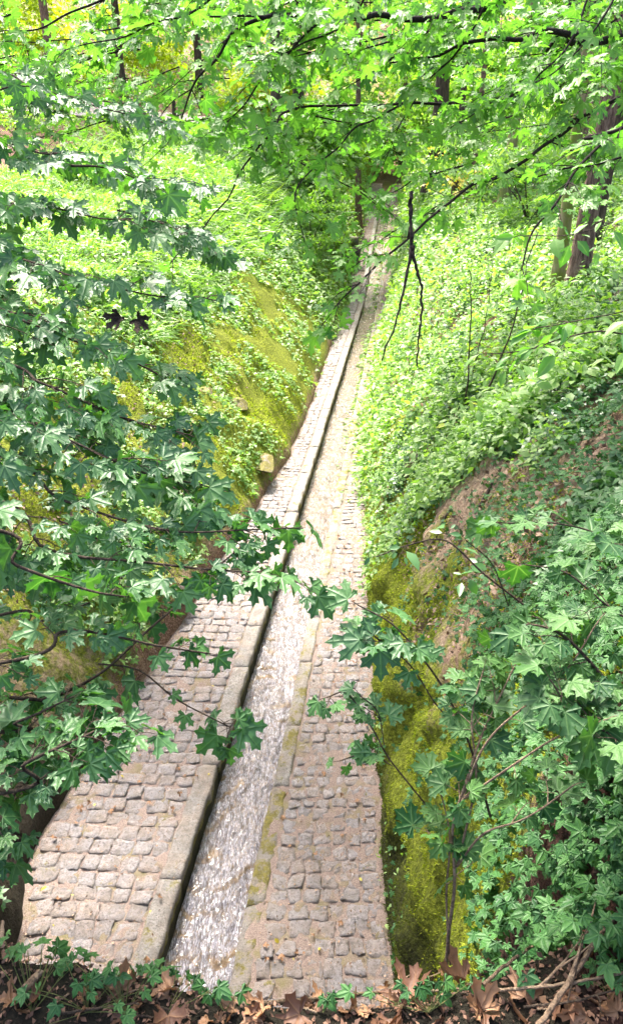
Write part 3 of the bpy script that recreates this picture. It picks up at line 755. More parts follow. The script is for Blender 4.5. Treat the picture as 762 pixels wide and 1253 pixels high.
# ------------------------------------------------------------------ saplings standing on the right brink
def sapling(base, label, stems, size, kind, lmat, tmat='twig_pale', r=.0045, group=None, **kw):
    t = empty('maple_sapling' if kind != 'oval' else 'young_shrub', tuple(base))
    tag(t, label, 'sapling' if kind != 'oval' else 'shrub', group)
    for si, path in enumerate(stems):
        args = dict(t0=.3, side=(.06, .16), step=.07, dens=.75, node=.06, face=.6, droop=.35); args.update(kw)
        bough(t, [at(*q) for q in path], r * (1.2 if si == 0 else .7), .0018, size, kind, lmat, tmat, **args).name = 'stem'
    return t
bx = at(545, 1222, 1.95)
sapling(bx, 'young maple sapling with upright stem rising from the dead leaves at the brink', [
    [(545, 1225, 1.95), (549, 1140, 1.9), (556, 1060, 1.85), (560, 980, 1.8), (590, 890, 1.8), (640, 800, 1.8)],
    [(548, 1180, 1.93), (545, 1090, 1.9), (548, 1020, 1.85), (535, 960, 1.85)],
    [(556, 1060, 1.85), (580, 960, 1.8), (575, 880, 1.8), (590, 820, 1.8)],
    [(560, 980, 1.8), (620, 940, 1.7), (680, 900, 1.65), (740, 880, 1.6)],
    [(556, 1060, 1.85), (590, 1020, 1.75), (640, 1000, 1.7), (700, 960, 1.7)],
    [(560, 980, 1.8), (600, 900, 1.75), (690, 820, 1.7), (730, 760, 1.7)],
], .070, 'field', 'maple_mid', 'twig_pale', t0=.45, face=.6, dens=.68, step=.08)
sapling(at(500, 930, 1.9) - np.array([0, 0, .6]), 'sprig of small dark rounded leaves over the right cobbles', [
    [(540, 1010, 1.95), (480, 935, 1.9), (455, 890, 1.9), (425, 850, 1.9), (400, 855, 1.9)],
    [(480, 935, 1.9), (450, 920, 1.9), (415, 930, 1.9)],
    [(470, 910, 1.9), (462, 870, 1.9), (440, 850, 1.9)]], .048, 'field', 'maple_dark', 'twig', r=.002, t0=.45, step=.06, side=(.03, .05), dens=.6)
sapling(at(600, 1080, 2.0), 'spray of broad dark maple leaves reaching over the right cobbles', [
    [(600, 1000, 2.05), (570, 900, 2.0), (530, 820, 1.95), (480, 770, 1.9), (435, 742, 1.9)],
    [(570, 900, 2.0), (530, 860, 1.95), (500, 810, 1.9), (455, 775, 1.9)]], .074, 'norway', 'maple_dark', 'twig', r=.003, t0=.68, step=.08, side=(.03, .07), dens=.6)
sapling(at(700, 1000, 1.5), 'broad leaved maple sapling leaning in from the right edge', [
    [(800, 900, 1.7), (740, 830, 1.7), (690, 780, 1.7), (650, 765, 1.75), (620, 775, 1.8)],
    [(800, 780, 1.8), (740, 740, 1.8), (690, 700, 1.8), (640, 690, 1.85)],
    [(800, 720, 2.0), (740, 660, 2.0), (680, 640, 2.0), (620, 640, 2.0)],
    [(800, 960, 1.6), (760, 910, 1.6), (700, 870, 1.6), (670, 830, 1.6)],
], .070, 'field', 'maple_mid', 'twig', t0=.15, dens=.65, face=.6)
sapling(at(560, 760, 2.3), 'slender shrub with oval leaves at the mossy bank edge', [
    [(640, 740, 2.3), (590, 700, 2.3), (545, 660, 2.3), (500, 665, 2.3), (460, 680, 2.3)],
    [(620, 740, 2.3), (600, 690, 2.25), (570, 660, 2.2)]], .060, 'oval', 'herb_dark', 'twig', r=.003, t0=.3, dens=.55, step=.12)
sapling(at(762, 520, 2.6), 'shrub with long drooping oval leaves at the right edge', [
    [(800, 420, 2.5), (740, 405, 2.5), (690, 412, 2.5), (650, 425, 2.5), (600, 432, 2.5)],
    [(800, 360, 2.5), (760, 380, 2.5), (710, 390, 2.5), (660, 400, 2.5)],
    [(800, 240, 2.7), (750, 270, 2.7), (700, 285, 2.7), (640, 290, 2.7)]], .085, 'oval', 'maple_fresh', 'twig', r=.003, t0=.15, dens=.6, step=.1, face=.3)

# ------------------------------------------------------------------ undergrowth on the banks
def scatter_plants(n, hr, off, side, hp=1.6):
    """clump centres spread over the banks, thinner with distance"""
    a, b = hr; u = rng.random(n); q = 1 - hp
    h = (a ** q + u * (b ** q - a ** q)) ** (1 / q)
    o = rng.uniform(off[0], off[1], n)
    X = XR(h) + o if side > 0 else XL(h) - o
    return X, h, o
def clumps(name, label, spec, kind, mat, per=7, rad=.16, hgt=.25, size=.07, up=.9, cat=None, stuffkind='stuff', hmin=.02, spread=.45, parent=None):
    X, h = spec; n = len(X)
    k = rng.integers(max(1, per - 3), per + 4, n); idx = np.repeat(np.arange(n), k); m = len(idx)
    far = np.clip(h[idx] / 12, .8, 2.2)
    r = rad * np.sqrt(rng.random(m)) * far; a = rng.random(m) * 2 * np.pi
    px = X[idx] + r * np.cos(a); py = h[idx] + r * np.sin(a)
    g = gz(px, py); nn = gn(px, py)
    zz = hmin + hgt * rng.random(m) * (1 - .5 * r / (rad * far)) * rng.uniform(.6, 1.2, n)[idx]
    P = np.stack([px, py, g], -1) + nn * zz[:, None] * .5 + UP * zz[:, None] * .5
    D = np.stack([np.cos(a), np.sin(a), -.15 + .5 * rng.normal(0, .5, m)], -1) + rng.normal(0, .35, (m, 3))
    N = UP * up + nn * .5 + rng.normal(0, spread, (m, 3)) + np.stack([np.cos(a), np.sin(a), a * 0], -1) * .25
    s = size * rng.uniform(.6, 1.3, m) * rng.uniform(.8, 1.2, n)[idx] * np.clip(h[idx] / 14, 1, 2.0)
    tint = np.clip(rng.random(m) * .6 + .4 * rng.random(n)[idx], 0, 1)
    o = leaves(name, kind, P, N, D, s, mat, parent, tint, smooth=False)
    tag(o, label, None, None, stuffkind); return o
# right bank: pale herb layer
X, h, o = scatter_plants(21000, (4.8, 36), (.1, 6.5), 1, 1.5)
kp = (o > np.interp(h, [5, 6, 6.9, 9.5, 34], [1.3, .95, .45, .12, .05]) + .35 * vnoise(X * 1.2, h * 1.2)) & (vnoise(X * .9, h * .9, 4) > -.5)
kp &= vnoise(X * 2.6, h * 2.2, 14) > -.24
kp &= ~((h > 13) & (o < .3))
clumps('undergrowth', 'pale green herbs carpeting the right bank', (X[kp], h[kp]), 'small', 'herb', 8, .17, .36, .070)
kp2 = kp & (rng.random(len(X)) < .55)
clumps('undergrowth', 'darker low leaves among the herbs of the right bank', (X[kp2] + .1, h[kp2]), 'trefoil', 'herb_dark', 7, .22, .18, .075)
X, h, o = scatter_plants(3500, (6, 34), (.6, 6), 1, 1.5)
kp = (o > np.interp(h, [5, 6, 6.9, 9.5, 34], [1.5, 1.1, .6, .3, .2]))
clumps('undergrowth', 'taller leafy weeds standing on the right bank', (X[kp], h[kp]), 'oval', 'herb', 9, .16, .5, .10)
X, h, o = scatter_plants(5200, (2.6, 9), (.5, 3.6), 1, 1.3)
kp = (o > np.interp(h, [2.5, 4, 6, 8], [.55, 1.0, 1.5, 1.7]) + .3 * vnoise(X * 2, h * 2)) & (vnoise(X * 1.6, h * 1.6, 9) > -.35)
clumps('undergrowth', 'low trefoil weeds and litter on the near right bank', (X[kp], h[kp]), 'trefoil', 'herb_dark', 6, .12, .16, .055)
# left bank
X, h, o = scatter_plants(9000, (6, 36), (1.0, 8), -1, 1.4)
kp = (o > np.interp(h, [5, 8, 12, 18, 36], [2.8, 2.6, 2.2, 1.7, .4]) + .7 * vnoise(X, h)) 
clumps('undergrowth', 'bright herbs growing on the left bank', (X[kp], h[kp]), 'small', 'herb', 8, .22, .3, .09)
X, h, o = scatter_plants(5200, (6, 30), (.15, 3.2), -1, 1.4)
kp = vnoise(X * 1.8, h * 1.8, 7) > .0
clumps('undergrowth', 'scattered weeds in the moss of the left bank', (X[kp], h[kp]), 'trefoil', 'herb', 6, .13, .12, .06)
X, h, o = scatter_plants(9000, (12, 34), (2.2, 9), -1, 1.5)
clumps('grass', 'long bright grass on the far left slope', (X, h), 'blade', 'herb', 9, .12, .05, .34, up=.2, spread=.6)
# edges: plants leaning over the paving in the distance, both sides
X, h, o = scatter_plants(900, (10.5, 24), (-.30, .6), 1, 1.3)
clumps('undergrowth', 'pale leaves leaning over the distant right cobbles', (X, h), 'oval', 'herb', 7, .16, .45, .10, hmin=.12)

n = 9000; h = 30 * (2.9) ** rng.random(n); X = rng.uniform(-.62, .62, n) * h
kp = ((X < XL(h) - .5) & ~((h > 32.8) & (h < 40) & (X > -15))) | (X > XR(h) + .5)
far_ug = clumps('undergrowth', 'bright growth covering the far wooded slopes', (X[kp], h[kp]), 'small', 'crown', 8, .5, 1.1, .13)
X, h, o = scatter_plants(1300, (21, 44), (-.25, 1.8), -1, 1.05)
clumps('undergrowth', 'bright weeds hugging the far left edge of the paving', (X, h), 'small', 'herb', 8, .2, .35, .09)
X, h, o = scatter_plants(900, (27, 44), (-.45, 1.5), 1, .9)
clumps('undergrowth', 'bright weeds around the climbing far channel', (X, h), 'small', 'herb', 8, .2, .35, .09)
n = 260; h = rng.uniform(2.8, 11, n); o = rng.uniform(-.12, .12, n)
kk = vnoise(h * 1.3, 2.2) > -.1
clumps('undergrowth', 'tiny weeds rooted where the right cobbles meet the mossy wall', (XR(h)[kk] + o[kk], h[kk]), 'oval', 'herb', 4, .05, .08, .035)
# moss tufts
X, h, o = scatter_plants(1100, (2.2, 7.5), (.12, 2.6), -1, 1.05)
kp = vnoise(X * 1.9, h * 1.9, 21) > -.1
clumps('undergrowth', 'dark leafy weeds and seedlings on the near left bank', (X[kp], h[kp]), 'trefoil', 'herb_dark', 6, .11, .16, .055)
def wall_moss():
    n = 60000; h = 1.7 * (9 / 1.7) ** rng.random(n); o = .34 * rng.random(n) ** 1.3 * np.interp(h, [1.7, 4, 9], [.6, 1, 1.3]); X = XR(h) + o; g = gz(X, h)
    m = fbm(h * 1.6, g * 1.6, 8.8, 4) + .2 * rng.normal(0, 1, n) > -.30; X, h, g, o = X[m], h[m], g[m], o[m]
    nn = gn(X, h); X = X + wall_x(X, h, g); D = nn * .8 + rng.normal(0, .5, nn.shape) - UP * .3; N = rng.normal(0, 1, nn.shape)
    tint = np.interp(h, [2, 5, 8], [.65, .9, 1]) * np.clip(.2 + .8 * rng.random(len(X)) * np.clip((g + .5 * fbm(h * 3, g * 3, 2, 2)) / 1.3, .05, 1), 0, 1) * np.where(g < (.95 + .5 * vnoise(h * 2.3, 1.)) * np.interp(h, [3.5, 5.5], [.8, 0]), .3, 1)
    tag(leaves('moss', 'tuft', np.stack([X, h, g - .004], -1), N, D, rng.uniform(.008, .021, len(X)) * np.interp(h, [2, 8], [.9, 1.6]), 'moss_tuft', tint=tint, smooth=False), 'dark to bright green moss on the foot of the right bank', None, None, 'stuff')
wall_moss()
def moss():
    for side, n, off, hr, lab in ((1, 26000, (.3, 1.1), (1.7, 15), 'thick yellow green moss on the right bank wall'), (-1, 30000, (.1, 2.6), (4.2, 18), 'yellow green moss patches on the left bank')):
        X, h, o = scatter_plants(n, hr, off, side, 1.3)
        m = fbm(X * 1.5, h * 1.5, 6, 3) > (np.interp(o, [0, .15, .6, 1.1], [.0, -.6, -.3, .25]) if side > 0 else -.02 + .1 * (h < 6))
        X, h = X[m], h[m]; nn = gn(X, h); g = gz(X, h)
        k = 2; X = np.repeat(X, k); h = np.repeat(h, k); nn = np.repeat(nn, k, 0); g = np.repeat(g, k)
        X = X + rng.normal(0, .02, len(X)); h = h + rng.normal(0, .02, len(h)); g = gz(X, h)
        D = nn + rng.normal(0, .55, nn.shape); N = rng.normal(0, 1, nn.shape)
        s = rng.uniform(.012, .03, len(X)) * np.clip(h / 6, .8, 2)
        tag(leaves('moss', 'tuft', np.stack([X, h, g - .004], -1), N, D, s, 'moss_tuft', smooth=False), lab, None, None, 'stuff')
moss()

# ivy
def ivy(name, label, X, h, size, hg=.10, group=None):
    n = len(X); nn = gn(X, h); g = gz(X, h)
    P = np.stack([X, h, g], -1) + UP * (.015 + hg * rng.random(n))[:, None] + nn * .02
    toc = nrm(CAM - P)
    a = rng.random(n) * 2 * np.pi
    D = np.stack([np.cos(a), np.sin(a) - .4, -.35 + 0 * a], -1) + rng.normal(0, .3, (n, 3))
    N = UP * .8 + nn * .5 + toc * .35 + rng.normal(0, .33, (n, 3))
    o = leaves(name, 'ivy', P, N, D, size * rng.uniform(.6, 1.25, n), 'ivy')
    return o
n = 17000
h = 1.05 * (5.6 / 1.05) ** rng.random(n); X = XR(h) + rng.uniform(-.35, 2.3, n) * (.3 + .3 * h)
gx = gz(X, h)
k = (gx > 1.9 + .5 * rng.random(n)) & (X > np.interp(h, [1.1, 1.3, 1.6, 2.3], [.75, .42, .30, .3]) + .12 * rng.normal(0, 1, n)) & (vnoise(X * 3.2, h * 3.2, 2) > -.5 - (h < 2.6))
n2 = 2600; h2 = rng.uniform(1.1, 3.6, n2); X2 = XR(h2) + rng.uniform(-.2, .9, n2); g2 = gz(X2, h2)
k2 = (g2 > 1.5 + .8 * rng.random(n2)) & (X2 > np.interp(h2, [1.1, 1.3, 1.6, 2.3], [.70, .45, .40, .4]))
X = np.concatenate([X[k], X2[k2]]); h = np.concatenate([h[k], h2[k2]]); k = np.ones(len(X), bool)
ivx = ivy('ivy', 'glossy ivy carpet on the near right bank', X[k], h[k], .047, .16); tag(ivx, None, None, None, 'stuff')

n = 5200; h = 3.0 * (9 / 3.0) ** rng.random(n); X = XR(h) + .02 + rng.uniform(0, 3.2, n)
k = fbm(X * 1.7, h * 1.7, 12, 2) > np.interp(X - XR(h), [0, .8, 1.2, 3], [.12, .08, -.15, -.4]); X, h = X[k], h[k]
tag(ivy('ivy', '', X + wall_x(X, h, gz(X, h)), h, .045, .03), 'young ivy creeping over the mossy right bank', None, None, 'stuff')
def ivy_plant(px, py, n, rad, label, group=None, size=.040):
    # one small trailing plant rooted in the soil of the brink
    d = ray(px, py); t = (3.28 - 5) / d[2]; c = CAM + d * t
    X = c[0] + rng.normal(0, rad, n); h = np.minimum(c[1] + rng.normal(0, rad * .5, n), 1.12)
    c[1] = min(c[1], 1.0)
    for _ in range(5):
        lowp = gz(X, h) < 3.12; h = np.where(lowp, h - .05, h)
    e = empty('ivy_plant', (c[0], c[1], 3.27)); tag(e, label, 'ivy', group)
    tb = Tubes(); P, D = [], []
    for x, y in zip(X, h):
        g = float(gz(x, y)); top = np.array([x, y, g + rng.uniform(.02, .08)])
        tb.add(spline([(c[0], c[1], 3.26), ((c[0] + x) / 2, (c[1] + y) / 2, g + .03), tuple(top)], 6), .0014, .001, 4)
        P.append(top); D.append([x - c[0] + rng.normal(0, .03), y - c[1] - .06, -.03])
    P = np.array(P); tb.build('stems', 'petiole', e)
    N = UP * .8 + nrm(CAM - P) * .55 + rng.normal(0, .25, P.shape)
    leaves('foliage', 'ivy', P, N, np.array(D), size * rng.uniform(.6, 1.2, len(P)), 'ivy', e)
for a in ((60, 1165, 14, .06, 'ivy tuft at the far left corner of the soil ledge'), (215, 1170, 12, .06, 'ivy sprig standing before the left cobbles'),
          (110, 1215, 16, .07, 'ivy patch among twigs at the bottom left'), (160, 1195, 14, .06, 'ivy patch on reddish soil beside the bottom left twigs'),
          (280, 1180, 7, .03, 'small bright ivy sprig at the foot of the left kerb'),
          (520, 1195, 20, .07, 'ivy clump at the foot of the upright sapling'), (740, 1190, 8, .05, 'ivy sprig in the bottom right corner'), (395, 1225, 4, .02, 'tiny green ivy seedling among brown leaves at bottom centre')):
    ivy_plant(*a)

# ------------------------------------------------------------------ soil ledge: crumbs, dead leaves, twigs
def ledge_pt(px, py, lift=.0):
    d = ray(px, py); z = 3.27
    for _ in range(4):
        c = CAM + d * ((z - 5) / d[2]); z = float(gz(c[0], c[1]))
    return CAM + d * ((z + lift - 5) / d[2])
def crumbs():
    n = 9000; X = rng.uniform(-1.1, 1.4, n); h = rng.uniform(.7, 1.35, n); g = gz(X, h)
    D = rng.normal(0, 1, (n, 3)) * np.array([1, 1, .5]); N = rng.normal(0, 1, (n, 3)) + UP
    m = leaf_mat('litter_crumb', (.04, .018, .012), (.22, .12, .075), .05, tcol=(1, 1, 1), rough=.8)
    tag(leaves('leaf_litter', 'small', np.stack([X, h, g + .004], -1), N, D, rng.uniform(.006, .022, n), m, smooth=False), 'fine crumbs of soil and leaf on the near ledge', None, None, 'stuff')
    n = 26000; X_, h_, o_ = scatter_plants(n, (3, 11), (.3, 3.5), 1, 1.3); 
    g = gz(X_, h_); nn = gn(X_, h_)
    D = rng.normal(0, 1, (n, 3)); N = nn + rng.normal(0, .4, (n, 3))
    m2 = leaf_mat('litter_leaf', (.10, .055, .035), (.42, .28, .19), .05, tcol=(1, 1, 1), rough=.8)
    tag(leaves('leaf_litter', 'small', np.stack([X_, h_, g + .01], -1), N, D, rng.uniform(.02, .06, n), m2, smooth=False), 'dry leaf litter on the right bank', None, None, 'stuff')
    n = 14000; X_, h_, o_ = scatter_plants(n, (4, 14), (.8, 5), -1, 1.3); g = gz(X_, h_); nn = gn(X_, h_)
    D = rng.normal(0, 1, (n, 3)); N = nn + rng.normal(0, .4, (n, 3))
    tag(leaves('leaf_litter', 'small', np.stack([X_, h_, g + .01], -1), N, D, rng.uniform(.02, .07, n), m2, smooth=False), 'dry leaf litter on the left bank', None, None, 'stuff')
crumbs()

def proto_leaf(kind, k, mat, tintv):
    tv, tf, te = TPL[kind][k]
    return mesh_np('leaf', tv, [tf], dict(tint=np.full(len(tv), tintv), vein=te), True)
def put_leaf(me, mat, p, n_, size, spin, name, label, cat, group=None):
    if not me.materials: me.materials.append(MAT[mat] if isinstance(mat, str) else mat)
    o = bpy.data.objects.new(name, me); COL.objects.link(o)
    q = Vector(n_).to_track_quat('Z', 'Y'); q.normalize()
    from mathutils import Quaternion
    o.rotation_mode = 'QUATERNION'; o.rotation_quaternion = q @ Quaternion((0, 0, 1), spin)
    o.location = p; o.scale = (size,) * 3
    tag(o, label, cat, group); return o
DEADM = [proto_leaf('dead', k, 'dead', t) for k in range(4) for t in (.1, .5, .9)]
big_dead = [(370, 1240, .11, 'brown curled leaf at the bottom centre beside the long twig'), (385, 1225, .09, 'flat brown leaf just below the gutter mouth'), (430, 1235, .09, 'narrow folded brown leaf left of the sapling'),
            (500, 1225, .12, 'large brown leaf below the fallen stick'), (570, 1205, .14, 'tall pointed reddish brown leaf at the sapling foot'), (620, 1215, .13, 'tan ribbed leaf right of the sapling foot'),
            (690, 1215, .12, 'pale tan leaf between two twigs'), (640, 1225, .12, 'big buff leaf with dark veins in the bottom right pile'), (570, 1180, .07, 'small russet leaf under the ivy right of the stem'),
            (715, 1135, .07, 'orange brown leaf lying among ivy at right'), (150, 1215, .10, 'curled orange brown leaf at the bottom left'), (160, 1185, .06, 'upright curled leaf before the left kerb'),
            (205, 1240, .10, 'ragged tan leaf at the bottom edge left of centre'), (20, 1240, .08, 'brown leaf in the bottom left corner'), (735, 1160, .07, 'rust coloured leaf near the right edge'),
            (480, 1250, .10, 'dark brown leaf touching the bottom edge under the stick'), (720, 1240, .12, 'wide brown leaf in the bottom right corner'), (590, 1240, .12, 'folded chestnut leaf in front of the leaf pile'),
            (540, 1240, .11, 'copper brown leaf in front of the sapling'), (320, 1245, .08, 'small crumpled leaf at the bottom edge below the gutter'), (755, 1205, .08, 'pale leaf scrap at the right edge')]
for i, (px, py, sz, lab) in enumerate(big_dead):
    p = ledge_pt(px, py, .015)
    put_leaf(DEADM[i % 12], 'dead', p, (rng.normal(0, .6), -.1 + rng.normal(0, .6), 1), sz * .58, rng.uniform(0, 6.28), 'fallen_leaf', lab, 'fallen leaf', 'dead leaves lying on the soil ledge')
for i in range(48):
    px = rng.uniform(-10, 770); py = rng.uniform(1195, 1265) if px < 520 else rng.uniform(1140, 1265)
    p = ledge_pt(px, py, .010)
    put_leaf(DEADM[i % 12], 'dead', p, (rng.normal(0, .5), rng.normal(0, .5), 1), rng.uniform(.022, .055), rng.uniform(0, 6.28), 'fallen_leaf', 'small crumpled brown leaf lying on the near soil ledge', 'fallen leaf', 'small dead leaves on the near ledge')
# small fallen leaves on the paving, on left and right cobbles
YEL = [proto_leaf('oval', k % 3, 'yellow_leaf', t) for k, t in enumerate((.2, .8, .5))]
ORG = [proto_leaf('dead', k, 'dead', .8) for k in (0, 2)]
for i in range(110):
    h = 3.2 + 6.5 * rng.random() ** 1.5; left = rng.random() < .5
    X = rng.uniform(float(XL(h)) + .05, float(XD(h)) - .05) if left else rng.uniform(float(XG(h)) + .1, float(XR(h)) - .03)
    yel = rng.random() < .28
    me, mt = (YEL[i % 3], 'yellow_leaf') if yel else (ORG[i % 2], 'dead')
    lab = ('small yellow leaf lying on the ' if yel else 'small brown leaf lying on the ') + ('left cobbles' if left else 'right cobbles')
    put_leaf(me, mt, (X, h, .047), (rng.normal(0, .2), rng.normal(0, .2), 1), rng.uniform(.02, .05) if yel else rng.uniform(.02, .045), rng.uniform(0, 6.28), 'fallen_leaf', lab, 'fallen leaf', lab.replace('small ', '').replace('leaf', 'leaves'))

def paving_debris():
    n = 2600; h = 2.8 * (14 / 2.8) ** rng.random(n); left = rng.random(n) < .5
    X = np.where(left, XL(h) + (XD(h) - XL(h)) * rng.random(n) ** 1.6, XG(h) + .14 + (XR(h) - XG(h) - .14) * rng.random(n) ** .7)
    D = rng.normal(0, 1, (n, 3)) * np.array([1, 1, .3]); N = rng.normal(0, .4, (n, 3)) + UP
    tag(leaves('debris', 'small', np.stack([X, h, .032 + ZC(h)], -1), N, D, rng.uniform(.008, .024, n), bpy.data.materials['litter_leaf'], smooth=False), 'crumbs of leaf and bark strewn on the cobbles', None, None, 'stuff')
paving_debris()
def stick(path, r0, r1, mat, label, forks=0, name='stick'):
    tb = Tubes(); P = spline([ledge_pt(x, y, l) for x, y, l in path], 40, .0012); tb.add(P, r0, r1, 7, .06)
    for _ in range(forks):
        i = rng.integers(8, len(P) - 4); d = nrm(P[i] - P[i - 1]) + rng.normal(0, .6, 3) * np.array([1, 1, .4]); L = rng.uniform(.05, .18)
        tb.add(spline([P[i], P[i] + d * L * .5, P[i] + d * L], 6, .003), r1 * 1.1, r1 * .4, 5)
    tag(tb.build(name, mat), label, 'stick')
stick([(310, 1228, .03), (400, 1222, .04), (480, 1212, .05), (540, 1212, .05), (600, 1205, .05)], .0065, .003, 'twig_pale', 'long pale brown stick lying across the bottom centre', 3)
stick([(655, 1260, .02), (690, 1210, .06), (730, 1150, .08), (775, 1095, .08)], .0065, .005, 'twig_pale', 'bent greyish stick rising at the bottom right corner', 1)
stick([(590, 1205, .03), (640, 1165, .08), (700, 1130, .10), (775, 1112, .10)], .0045, .003, 'twig_pale', 'thin arching twig over the ivy at bottom right', 2)
stick([(600, 1212, .04), (680, 1205, .05), (775, 1188, .06)], .004, .003, 'twig_pale', 'straight thin twig low across the bottom right', 2)
stick([(640, 1232, .04), (700, 1225, .05), (775, 1205, .05)], .003, .002, 'twig', 'dark wiry twig over the bottom right dead leaves', 2)
stick([(20, 1225, .02), (35, 1205, .03), (50, 1190, .03)], .010, .008, 'twig_pale', 'thick stub of pale wood at the bottom left', 0)
stick([(60, 1243, .02), (110, 1235, .03), (170, 1228, .03)], .0035, .002, 'twig', 'thin brown twig at the bottom left edge', 2)
stick([(0, 1180, .0), (3, 1120, .05), (-5, 1060, .1)], .012, .010, 'bark_dark', 'dark upright stem at the left edge of the ledge', 0, 'stem_stub')
for i in range(40):
    px, py = rng.uniform(0, 762), rng.uniform(1205, 1255); a = rng.uniform(0, 6.28); L = rng.uniform(15, 45)
    stick([(px, py, .006), (px + math.cos(a) * L * .5, py + math.sin(a) * L * .2, .012), (px + math.cos(a) * L, py + math.sin(a) * L * .4, .006)], .0022, .0012, 'twig' if i % 3 else 'twig_pale', 'tiny broken twig lying in the litter of the near ledge', 0, 'twig')
for o in list(COL.objects):
    if o.name.startswith('twig'): o['group'] = 'tiny twigs on the near ledge'; o['category'] = 'twig'

# ------------------------------------------------------------------ rocks, log, wall by the far channel
def rock(px, py, h, size, label, mat='rock', group='pale rocks along the left edge of the paving', dx=None):
    X = float(XL(h)) - (.10 if dx is None else dx); z = float(gz(X, h))
    import bmesh
    bm = bmesh.new(); bmesh.ops.create_icosphere(bm, subdivisions=4, radius=1)
    r = np.random.default_rng(int(h * 10)); pl = [(nrm(r.normal(0, 1, 3)), r.uniform(.55, .8)) for _ in range(9)]
    for v in bm.verts:
        c = np.array(v.co)
        for nn, d in pl:
            q = c @ nn
            if q > d: c = c - nn * (q - d)
        c = c * (1 + .05 * mnoise.fractal(Vector(c * 3), 1, 2, 4))
        v.co = c * np.array(size)
    for f in bm.faces: f.smooth = True
    me = bpy.data.meshes.new('rock'); bm.to_mesh(me); bm.free()
    for nme, val in (('tint', .3), ('moss', .5)):
        a = me.attributes.new(nme, 'FLOAT', 'POINT'); a.data.foreach_set('value', np.full(len(me.vertices), val, dtype=np.float32))
    o = link('rock', me, MAT[mat]); o.location = (X, h, z - size[2] * .25); o.rotation_euler = (0, 0, r.uniform(0, 3))
    tag(o, label, 'rock', group)
rock(0, 0, 11.4, (.26, .42, .13), 'largest pale rock beside the left paving, moss at its foot', dx=.2)
rock(0, 0, 12.4, (.2, .25, .14), 'pinkish stone half sunk in the left mossy bank', dx=.9)
rock(0, 0, 12.0, (.22, .18, .12), 'flat tan stone on the left mossy bank', dx=1.3)
rock(0, 0, 7.5, (.22, .28, .16), 'rounded sandy boulder at the left edge of the cobbles', dx=.18)
def far_wall():
    # dark squared blocks where the channel starts to climb
    e = empty('stone_wall', (1.55, 32, 0)); tag(e, 'dark squared stone wall beside the far channel where it climbs', 'wall', None)
    r = np.random.default_rng(5); V, F, T = [], [], []; b = 0
    for row in range(5):
        x = -.7 - row * .08
        while x < .55:
            wd = r.uniform(.28, .5); c = np.array([float(XL(31)) - .1 + x * .9, 31.3 + row * .18, .28 + row * .36])
            for sx in (-1, 1):
                for sy in (-1, 1):
                    for sz in (-1, 1):
                        V.append(c + np.array([sx * wd * .47, sy * .22, sz * .165]) + r.normal(0, .012, 3))
            F += [[b + k for k in f] for f in ((0, 1, 3, 2), (4, 6, 7, 5), (0, 4, 5, 1), (2, 3, 7, 6), (0, 2, 6, 4), (1, 5, 7, 3))]
            T += [r.random()] * 8; b += 8; x += wd
    link('blocks', mesh_np('blocks', np.array(V), [np.array(F)], dict(tint=np.array(T), moss=np.full(len(T), .5))), MAT['wallstone'], e)
far_wall()
def log(p0, p1, r, label, mat='bark_dark'):
    (x0, h0), (x1, h1) = p0, p1
    P = []
    for t in np.linspace(0, 1, 14):
        x = x0 + (x1 - x0) * t; h = h0 + (h1 - h0) * t; P.append((x, h, float(gz(x, h)) + r * .4))
    tb = Tubes(); tb.add(np.array(P) + rng.normal(0, .008, (14, 3)), r, r * .5, 8, .08); tag(tb.build('fallen_branch', mat), label, 'branch')
log((float(XL(6.6)) - .15, 6.6), (float(XL(7.4)) - 1.0, 7.6), .025, 'dark fallen branch on the left bank by the cobbles')
log((float(XR(6.3)) + .45, 6.1), (float(XR(7.2)) + 1.3, 6.9), .014, 'dark root running up the bare part of the right bank')
log((float(XR(5.2)) + .5, 5.2), (float(XR(6.2)) + 1.4, 6.4), .018, 'thin dark root below the bare right bank')
log((float(XR(8)) + .9, 9.4), (float(XR(9)) + 1.9, 9.0), .018, 'thin dead branch resting on the herbs of the right bank')

# ------------------------------------------------------------------ standing trees and shrubs beyond
def tree(X, h, ht, r, lean, crown, label, bark='bark', group='trees standing beyond the banks', name='tree', mat='crown', leaf=.16, n=2500, cstart=.45, cat='tree'):
    z = float(gz(X, h)); e = empty(name, (X, h, z)); tag(e, label, cat, group)
    tb = Tubes(); T = spline([(X, h, z - .2), (X + lean * .3, h, z + ht * .3), (X + lean * .6, h, z + ht * .65), (X + lean, h, z + ht)], 24, r * .04)
    rad = np.interp(np.linspace(0, 1, len(T)), [0, .06, .15, 1], [r * 1.7, r * 1.15, r, r * .35]); tb.add(T, rad, None, 14, .035)
    tb.build('trunk', bark, e)
    if crown:
        rx, rz, cz = crown
        cc = crown_leaves(e, (X + lean * .8, h, z + cz), (rx, rx, rz), n, leaf, mat)
        lb = Tubes()
        for q in cc[:10]:
            k = rng.integers(int(len(T) * cstart), len(T)); lb.add(spline([T[k], (T[k] + q) / 2 + UP * .2, q], 8, .03), r * .22, r * .05, 5)
        lb.build('limbs', bark, e)
    return e
def atg(px, h):      # lateral position seen at column px at distance h (ground point)
    return (px - 381) / FPX * (h * math.cos(PITCH) + .45)
tree(atg(712, 10.2), 10.2, 9, .125, .25, (2.6, 1.6, 7.5), 'tree with rough furrowed reddish bark on the right bank', 'bark', mat='crown')
tree(atg(690, 10.8) , 10.8, 9, .085, -.1, (2.2, 1.4, 8), 'pale mossy trunk close behind the rough barked tree', 'bark_pale', mat='crown')
